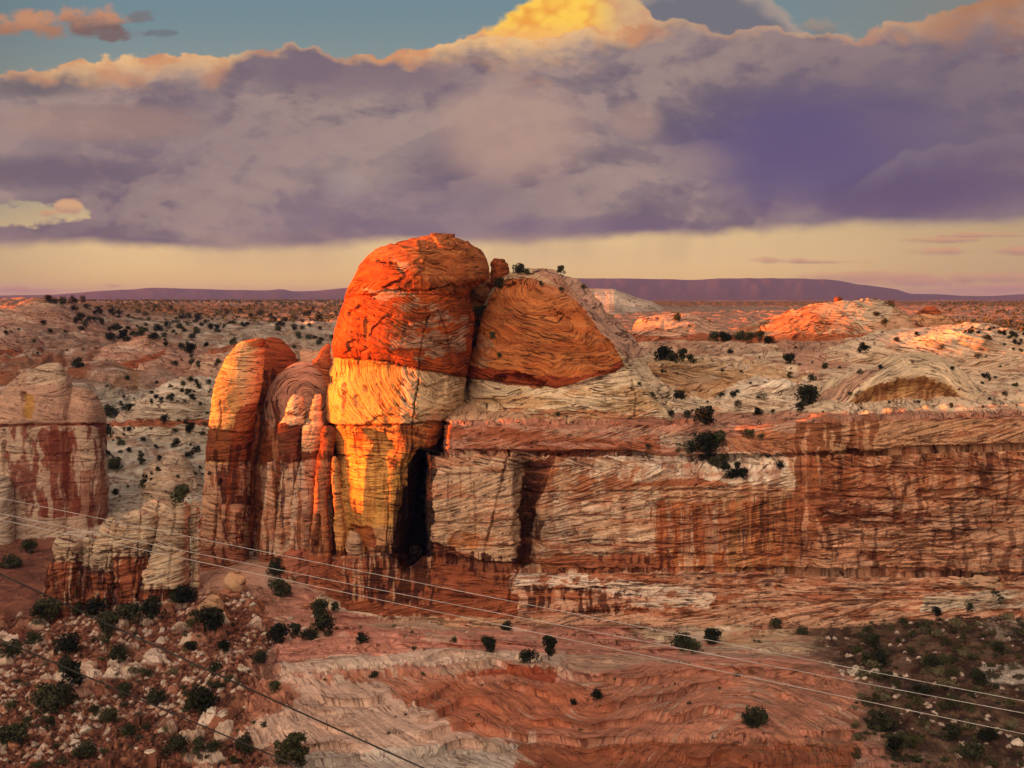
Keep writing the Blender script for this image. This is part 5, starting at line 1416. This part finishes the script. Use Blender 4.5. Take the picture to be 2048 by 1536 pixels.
PROTO = []          # (trunk mesh, crown mesh) with crown about 1 m tall and 1 m wide
for k in range(8):
    rs = np.random.RandomState(40 + k)
    w, h = (1.25, .85) if k % 3 else (.85, 1.15)
    tv, tf = trunk_geo(rs, h, .045, .15, 5)
    cv, cf = crown_geo(rs, w, h, 16 + k, 62, .105, .10)
    PROTO.append((raw_mesh('juniper_trunk', tv, tf, M_BARK), raw_mesh('juniper_crown', cv, cf, M_LEAF2 if k in (3, 6) else M_LEAF)))
SMALL = []
for k in range(6):
    rs = np.random.RandomState(80 + k)
    cv, cf = crown_geo(rs, 1.3, .8 if k % 2 else 1.0, 10, 40, .15, .02, bm=1.3)
    SMALL.append(raw_mesh('bush', cv, cf, M_LEAF))
DRY = []
for k in range(4):
    rs = np.random.RandomState(120 + k)
    cv, cf = crown_geo(rs, 1.2, .6, 9, 40, .13, .02, bm=1.4)
    DRY.append(raw_mesh('brush', cv, cf, M_SAGE if k % 2 else M_LEAF2))


def place_name(px, py):
    if py > 1090:
        if px < 640: 
            if py > 1370: return 'on the broken pale rock at the lower left'
            return 'on the talus below the hoodoos' if px < 400 else 'on the rubble below the butte pillars'
        if px > 1690: return 'on the dark scrub slope at lower right'
        return 'on the red slickrock in front of the cliff'
    if px < 440:
        if py > 760: return 'on the pale slope between tower and butte'
        return 'on the pink slickrock hills far left' if py > 655 else 'along the left plateau edge'
    if px < 900: return 'on the wooded slope behind the butte'
    if px < 1300 and py < 735: return 'on the shoulder of the butte'
    if py > 825: return 'on the red bench above the cliff wall'
    if px > 1900 and py < 700: return 'on the far plain at right'
    return 'on the cream slopes behind the cliff'


def juniper(px, py, w, i, label=None, olive=False):
    r = hit(px, py)
    if not r: return None
    loc, nor, ob = r
    s = w / F * loc.y
    big = w >= 17
    word = 'large' if w >= 34 else ('mid-sized' if w >= 20 else 'small')
    loc = loc + Vector((0, s * .12, -s * .06))
    rot = random.random() * 6.283
    lab = label or f'{word} dark green juniper bush {place_name(px, py)}'
    if big:
        tm, cm_ = PROTO[(3 if i % 2 else 6) if olive else [0, 1, 2, 4, 5, 7][i % 6]]
        e = empty('juniper', loc); e.rotation_euler = (0, 0, rot); e.scale = (s, s, s * random.uniform(.85, 1.2))
        for nm, me in (('trunk', tm), ('crown', cm_)):
            o = bpy.data.objects.new(nm, me); COL.objects.link(o); o.parent = e
    else:
        e = bpy.data.objects.new('juniper_bush', SMALL[i % 6]); COL.objects.link(e)
        e.location = loc; e.rotation_euler = (0, 0, rot); e.scale = (s, s, s * random.uniform(.8, 1.25))
    tag(e, lab, 'juniper', 'junipers ' + place_name(px, py))
    return e


JUN = [(246, 684, 26), (220, 680, 20), (281, 672, 16), (309, 680, 18), (155, 735, 20), (380, 708, 20), (124, 610, 16), (145, 608, 14), (164, 606, 12), (173, 617, 13), (150, 621, 14), (110, 606, 14), (96, 604, 14), (197, 627, 14), (223, 629, 13), (239, 629, 11), (313, 621, 16), (86, 648, 11), (398, 738, 18), (384, 729, 12), (436, 731, 12), (349, 731, 11),
       (337, 800, 16), (323, 805, 11), (312, 798, 9), (303, 808, 10), (384, 799, 12), (370, 806, 10), (396, 776, 10), (382, 763, 10), (366, 772, 9), (341, 776, 9), (392, 768, 9), (417, 768, 9), (216, 831, 26), (260, 822, 18), (248, 821, 12), (330, 844, 16), (373, 846, 14), (220, 875, 30), (352, 866, 14), (380, 864, 20), (408, 874, 28), (241, 892, 14), (352, 893, 16), (377, 915, 16),
       (391, 905, 14), (257, 905, 10), (286, 883, 10), (213, 914, 14), (226, 941, 30), (287, 975, 16), (228, 990, 14), (366, 1004, 34), (315, 941, 9), (420, 950, 10),
       (1038, 547, 20), (1021, 544, 14), (1052, 548, 12), (946, 592, 16), (985, 682, 18), (947, 694, 14), (962, 632, 22), (959, 652, 12), (1000, 576, 22), (1020, 572, 16), (999, 716, 11), (1167, 577, 9), (1082, 571, 8), (1123, 582, 9), (1160, 613, 9), (1328, 722, 30), (1366, 726, 24), (1350, 724, 20), (1382, 725, 16), (1428, 683, 20), (1460, 682, 16), (1445, 683, 20), (1355, 642, 14), (1360, 800, 22), (1410, 850, 38), (1375, 835, 16), (1340, 833, 14),
       (1413, 902, 44), (1440, 900, 34), (1363, 908, 26), (1385, 906, 24), (1416, 924, 26), (1226, 901, 11), (1296, 899, 12), (1116, 833, 8), (1259, 838, 8), (1305, 792, 9), (1278, 770, 9), (1463, 707, 12), (1500, 683, 24), (1520, 684, 22), (1540, 688, 18), (1480, 682, 20), (1579, 728, 24), (1627, 762, 16), (1615, 812, 40), (1602, 826, 24), (1524, 800, 20), (1516, 830, 18), (1477, 815, 14), (1441, 794, 12), (1469, 795, 14), (1761, 738, 11), (1720, 748, 10), (1725, 702, 14),
       (1735, 700, 12), (1792, 682, 12), (1883, 698, 12), (1956, 718, 14), (1974, 757, 11), (1834, 672, 9), (1974, 680, 14), (1780, 611, 14), (1770, 649, 12), (1753, 633, 12), (1354, 641, 12), (1465, 958, 24), (1485, 958, 24), (1450, 940, 18), (1430, 935, 22), (1475, 942, 18), (1560, 938, 16), (1504, 876, 20), (1490, 872, 14), (1520, 876, 12), (1700, 790, 9), (1905, 740, 9), (2010, 790, 9), (1650, 738, 12),
       (1552, 1258, 26), (1606, 1270, 20), (1430, 1287, 32), (1418, 1284, 24), (1365, 1302, 40), (1385, 1304, 30), (1990, 1206, 36), (1941, 1222, 16), (1871, 1232, 20), (1749, 1306, 32), (1758, 1336, 38), (1740, 1332, 28), (1827, 1274, 14), (1763, 1462, 44), (1955, 1368, 34), (2000, 1322, 30), (1512, 1452, 40), (1500, 1452, 26), (1906, 1482, 30), (1979, 1480, 32), (1805, 1500, 34), (1791, 1518, 40), (1944, 1520, 40), (1843, 1390, 30), (1906, 1418, 28), (1864, 1336, 24),
       (974, 1304, 30), (1099, 1322, 38), (1060, 1326, 34), (748, 1357, 16), (646, 1272, 40), (620, 1280, 28), (556, 1290, 38), (590, 1282, 30), (517, 1328, 30), (724, 1286, 26), (908, 1285, 14), (1015, 1260, 22), (642, 1234, 34), (670, 1226, 22), (1193, 1400, 24), (1146, 1412, 15), (548, 1384, 24), (490, 1498, 30), (416, 1266, 50), (214, 1294, 56), (236, 1326, 36), (135, 1308, 44), (131, 1346, 32), (64, 1288, 30), (90, 1242, 48), (75, 1240, 30), (195, 1234, 40),
       (300, 1238, 48), (255, 1246, 46), (367, 1206, 40), (350, 1205, 26), (139, 1392, 56), (94, 1424, 60), (120, 1410, 50), (247, 1396, 30), (311, 1406, 34), (397, 1428, 54), (380, 1430, 34), (189, 1428, 20), (217, 1446, 34), (446, 1304, 26), (431, 1343, 24), (555, 1190, 34), (575, 1196, 22), (559, 1150, 38), (545, 1146, 22), (352, 1510, 42), (172, 1514, 40), (15, 1500, 60), (397, 1514, 34), (431, 1504, 30), (22, 1316, 34), (56, 1106, 30), (19, 1136, 34), (379, 1303, 24), (100, 1462, 26), (260, 1470, 28), (150, 1228, 26)]
LAB = {}
tr = juniper(1122, 551, 21, 0, 'lone upright juniper against the sky on the butte shoulder')
for i, (px, py, w) in enumerate(JUN): juniper(px, py, w, i)
for i, (px, py, w, lab) in enumerate(((591, 1536, 62, 'large olive and rust tinged bush at the bottom edge, left of centre'), (565, 1532, 44, 'smaller olive bush touching the big one at the bottom edge'), (282, 930, 18, 'yellowish bush on the pale slope between tower and butte'), (1448, 930, 18, 'olive bush on the white notch of the cliff top'))):
    juniper(px, py, w, i, lab, olive=True)


def scatter(n, x0, x1, y0, y1, w0, w1, seed, protos, name, cat, label, group, ok=None, pw=1.5):
    rs = np.random.RandomState(seed); k = 0; tries = 0
    while k < n and tries < n * 6:
        tries += 1
        px = x0 + (x1 - x0) * rs.rand(); py = y0 + (y1 - y0) * rs.rand()
        if ok and not ok(px, py, rs): continue
        r = hit(px, py)
        if not r: continue
        loc, nor, ob = r
        if ob.name not in ('ground', 'cliff', 'hill') and not ob.name.startswith('slickrock_knoll'): continue
        s = (w0 + (w1 - w0) * rs.rand() ** pw) / F * loc.y
        o = bpy.data.objects.new(name, protos[rs.randint(len(protos))]); COL.objects.link(o)
        o.location = loc + Vector((0, 0, -s * .06)); o.rotation_euler = (0, 0, rs.rand() * 6.283); o.scale = (s, s, s * rs.uniform(.75, 1.2))
        tag(o, label, cat, group); k += 1


crk = lambda px, py, rs: abs(vn(px / 70.0 + py / 90.0, py / 16.0, 7.0) - .5) < .09 or rs.rand() < .12
clump = lambda px, py, rs: vn(px / 60.0, py / 14.0, 3.0) + .25 * rs.rand() > .52
scatter(70, 150, 690, 622, 662, 7, 14, 1, SMALL, 'juniper_bush', 'juniper', 'small dark juniper in the belt of trees on the left plateau', 'belt of junipers on the left plateau')
scatter(34, 230, 700, 655, 700, 8, 15, 2, SMALL, 'juniper_bush', 'juniper', 'small juniper dotted over the pale wooded slope left of the butte', 'junipers on the wooded slope', clump)
scatter(26, 1930, 2048, 655, 700, 6, 11, 3, SMALL, 'juniper_bush', 'juniper', 'tiny juniper on the far right plain under the ridge', 'junipers on the far right plain', clump)
scatter(60, 205, 430, 770, 1000, 4, 10, 4, SMALL, 'low_bush', 'bush', 'tiny dark bush dotted over the pale slope between tower and butte', 'tiny bushes on the pale slope', crk)
scatter(30, 0, 430, 640, 770, 4, 9, 5, SMALL, 'low_bush', 'bush', 'tiny dark bush dotted over the pink slickrock far left', 'tiny bushes on the pink slickrock', crk)
scatter(50, 1290, 2048, 690, 830, 4, 9, 6, SMALL, 'low_bush', 'bush', 'tiny dark bush dotted over the cream slopes behind the cliff', 'tiny bushes on the cream slopes', crk)
scatter(230, 1690, 2048, 1235, 1536, 7, 26, 7, DRY, 'sage_bush', 'brush', 'low dry brush clump on the dark scrub slope at lower right', 'dry brush on the lower right slope', lambda px, py, rs: px > 1700 + (1536 - py) * .05)
scatter(70, 0, 540, 1210, 1536, 8, 24, 8, DRY, 'sage_bush', 'brush', 'low dry brush clump among the talus rocks at lower left', 'dry brush on the lower left talus')
scatter(30, 640, 1650, 1240, 1480, 5, 12, 9, DRY, 'sage_bush', 'brush', 'low dry brush tuft in a crack of the red slickrock', 'dry brush on the red slickrock')

# far scrub of the plains: a mass nobody could count
rs = np.random.RandomState(77)
SV, SF = [], []
for _ in range(5200):
    px = rs.uniform(-300, 760) if rs.rand() < .72 else rs.uniform(1880, 2500)
    Y = math.exp(rs.uniform(math.log(1300), math.log(5200))) if px < 900 else math.exp(rs.uniform(math.log(760), math.log(3000)))
    if vn(px / 60.0, math.log(Y) * 9, 2.0) + .35 * rs.rand() < .5: continue
    j = int(np.clip(np.searchsorted(gy, Y), 1, len(gy) - 1)); i = int(np.clip(np.searchsorted(gpx, px), 1, len(gpx) - 1))
    zz = P_G[j, i, 2]; yy = gy[j] + rs.uniform(-2, 2); xx = (px - CX) / F * yy
    w = rs.uniform(2.0, 4.2) * (1 + yy / 6000)
    for k in range(9):
        c_ = np.array((xx, yy, zz + w * .35)) + rs.randn(3) * np.array((.34, .34, .2)) * w
        a_ = rs.randn(3); a_ /= np.linalg.norm(a_); b_ = np.cross(a_, rs.randn(3)); b_ /= np.linalg.norm(b_)
        o = len(SV); q_ = w * .30
        SV += [c_ - a_ * q_, c_ + b_ * q_, c_ + a_ * q_, c_ - b_ * q_]; SF.append((o, o + 1, o + 2, o + 3))
o = bpy.data.objects.new('scrub', raw_mesh('scrub', SV, SF, M_LEAF2)); COL.objects.link(o)
tag(o, 'low scrub covering the far plains', kind='stuff')

# --- boulders


def boulder_mesh(k, col, mat):
    rs = np.random.RandomState(200 + k)
    import bmesh
    bm = bmesh.new(); bmesh.ops.create_icosphere(bm, subdivisions=4, radius=1.0)
    co = np.array([v_.co for v_ in bm.verts])
    planes = rs.randn(9, 3); planes /= np.linalg.norm(planes, axis=1, keepdims=True); off = rs.uniform(.55, .85, 9)
    for p_, o_ in zip(planes, off):
        d_ = co @ p_ - o_
        co = co - np.clip(d_, 0, None)[:, None] * p_ * .96
    co = co * np.array((1.0, .8, .72)) * (1 + .16 * (fbm(co[:, 0] * 2.2 + k, co[:, 1] * 2.2, co[:, 2] * 2.2, 4) - .5))[:, None]
    for v_, c_ in zip(bm.verts, co): v_.co = c_
    bmesh.ops.translate(bm, verts=bm.verts, vec=(0, 0, .35))
    me = bpy.data.meshes.new('boulder'); bm.to_mesh(me); bm.free()
    n = len(me.vertices); cc_ = np.array(col) * (.8 + .4 * fbm(co[:, 0] * 2, co[:, 1] * 2, co[:, 2] * 4 + k, 3))[:, None]
    at = me.attributes.new('col', 'FLOAT_COLOR', 'POINT'); at.data.foreach_set('color', np.concatenate([cc_, np.ones((n, 1))], 1).reshape(-1).astype(np.float32))
    at = me.attributes.new('bed', 'FLOAT', 'POINT'); at.data.foreach_set('value', (co[:, 2] * 1.5 + k * 9).astype(np.float32))
    me.materials.append(mat)
    return me


BW = [boulder_mesh(k, (0.47, 0.40, 0.32), MS_SMOOTH) for k in range(5)]
BR = [boulder_mesh(k + 5, (0.34, 0.17, 0.11), MS_SMOOTH) for k in range(4)]
BT = [boulder_mesh(k + 9, (0.44, 0.29, 0.18), MS_SMOOTH) for k in range(3)]


def boulder(px, py, w, me, label, group, hs=1.0, sink=.15, rot=None):
    r = hit(px, py)
    if not r: return
    s = w / 2 / F * r[0].y
    o = bpy.data.objects.new('boulder', me); COL.objects.link(o)
    o.location = r[0] + Vector((0, s * .3, -s * sink)); o.scale = (s, s, s * hs); o.rotation_euler = rot or (random.uniform(-.3, .3), random.uniform(-.3, .3), random.random() * 6.28)
    tag(o, label, 'boulder', group)


boulder(468, 1178, 46, BT[0], 'big tan block with level beds leaning at the foot of the left pillar', None, 1.5, .1, (0, 0, .4))
boulder(414, 1228, 58, BT[1], 'long tilted pink slab lying below the left pillar', None, 1.35, .1, (.1, .5, 1.0))
boulder(452, 1190, 30, BR[0], 'dark red block wedged beside the big tan block under the pillar', None)
boulder(465, 1196, 40, BR[1], 'dark red rock carrying the big tan block', None, .6)
boulder(320, 1285, 24, BW[0], 'white boulder alone on the red talus below the hoodoos', None)
boulder(2040, 1492, 30, BW[1], 'white boulder at the right edge near the bottom', None)
rs = np.random.RandomState(9)
RGN = [(36, 470, 660, 1185, 1290, 7, 18, 'pale boulder in the rubble below the butte pillars', 'rust red boulder in the rubble below the butte pillars', 'boulders below the butte'),
       (34, 60, 430, 1225, 1350, 7, 18, 'pale boulder on the talus below the hoodoos', 'rust red boulder on the talus below the hoodoos', 'boulders below the hoodoos'),
       (50, 0, 520, 1340, 1536, 8, 30, 'pale boulder in the broken rock at the lower left', 'rust red boulder in the broken rock at the lower left', 'boulders at the lower left'),
       (14, 1675, 1765, 1338, 1368, 12, 24, 'angular white block in the pile at the slickrock edge', None, 'pile of white blocks'),
       (12, 1710, 2048, 1210, 1530, 4, 10, 'small pale stone on the dark scrub slope at lower right', None, 'stones on the scrub slope'),
       (16, 640, 1500, 1235, 1290, 5, 11, 'small pale stone at the foot of the cliff', None, 'stones at the cliff foot')]
for n_, x0, x1, y0, y1, w0, w1, la, lb, gp in RGN:
    for k in range(n_):
        px, py = rs.uniform(x0, x1), rs.uniform(y0, y1)
        red = lb is not None and rs.rand() < .42
        boulder(px, py, w0 + (w1 - w0) * rs.rand() ** 1.7, (BR if red else BW)[rs.randint(4)], lb if red else la, gp, rs.uniform(.7, 1.1), .2)

# --- overhead wires


def wire(pts, Y0, Y1, r, mat, lab):
    a = np.array(pts, float); k = np.polyfit(a[:, 0], a[:, 1], 2)
    xs_ = np.linspace(-500, 2500, 90) if a[-1, 0] > 1000 else np.linspace(-500, 1400, 70)
    P3 = []
    for x_ in xs_:
        Yw = Y0 + (Y1 - Y0) * x_ / 2048
        P3.append(((x_ - CX) / F * Yw, Yw, PZ(np.polyval(k, x_), Yw)))
    v_, f_ = tube(P3, [r] * len(P3), 6)
    o = bpy.data.objects.new('power_line', raw_mesh('power_line', v_, f_, mat)); COL.objects.link(o)
    for p_ in o.data.polygons: p_.use_smooth = True
    tag(o, lab, 'wire', 'power lines across the canyon')


wire([(0, 996), (380, 1073), (673, 1132), (980, 1195), (1241, 1247), (1514, 1298), (1697, 1333), (2048, 1403)], 150, 128, .035, M_CABLE, 'uppermost of the three pale wires crossing the canyon')
wire([(0, 1027), (380, 1104), (980, 1223), (1400, 1304), (1700, 1362), (2048, 1426)], 146, 124, .035, M_CABLE, 'middle of the three pale wires crossing the canyon')
wire([(0, 1039), (380, 1120), (980, 1246), (1400, 1333), (1700, 1396), (2028, 1464)], 140, 118, .035, M_CABLE, 'lowest of the three pale wires crossing the canyon')
wire([(0, 1149), (240, 1256), (412, 1339), (600, 1427), (849, 1536)], 52, 44, .036, M_DARKCABLE, 'upper dark cable slanting over the lower left corner')
wire([(0, 1279), (262, 1391), (600, 1534)], 50, 42, .030, M_DARKCABLE, 'lower dark cable slanting over the lower left corner')
wire([(60, 737), (330, 790), (425, 812), (669, 862), (912, 911), (1014, 933), (1182, 968), (1319, 997)], 150, 120, .018, M_DARKCABLE, 'thin dark wire crossing in front of the butte, highest of all wires')

# --- the air
hm = bpy.data.materials.new('haze'); hm.use_nodes = True; nt = hm.node_tree; nt.nodes.clear()
out = nt.nodes.new('ShaderNodeOutputMaterial'); pv = nt.nodes.new('ShaderNodeVolumePrincipled')
pv.inputs['Color'].default_value = (0.20, 0.30, 0.90, 1); pv.inputs['Density'].default_value = 2.9e-5; pv.inputs['Anisotropy'].default_value = 0.0
nt.links.new(pv.outputs[0], out.inputs['Volume'])
hb = [(-30000, -400), (30000, -400), (30000, 44000), (-30000, 44000)]
hv = [(x_, y_, -12.0) for x_, y_ in hb] + [(x_, y_, 430.0) for x_, y_ in hb]
hz = bpy.data.objects.new('haze', raw_mesh('haze', hv, [(3, 2, 1, 0), (4, 5, 6, 7), (0, 1, 5, 4), (1, 2, 6, 5), (2, 3, 7, 6), (3, 0, 4, 7)], hm)); COL.objects.link(hz)
tag(hz, kind='stuff')
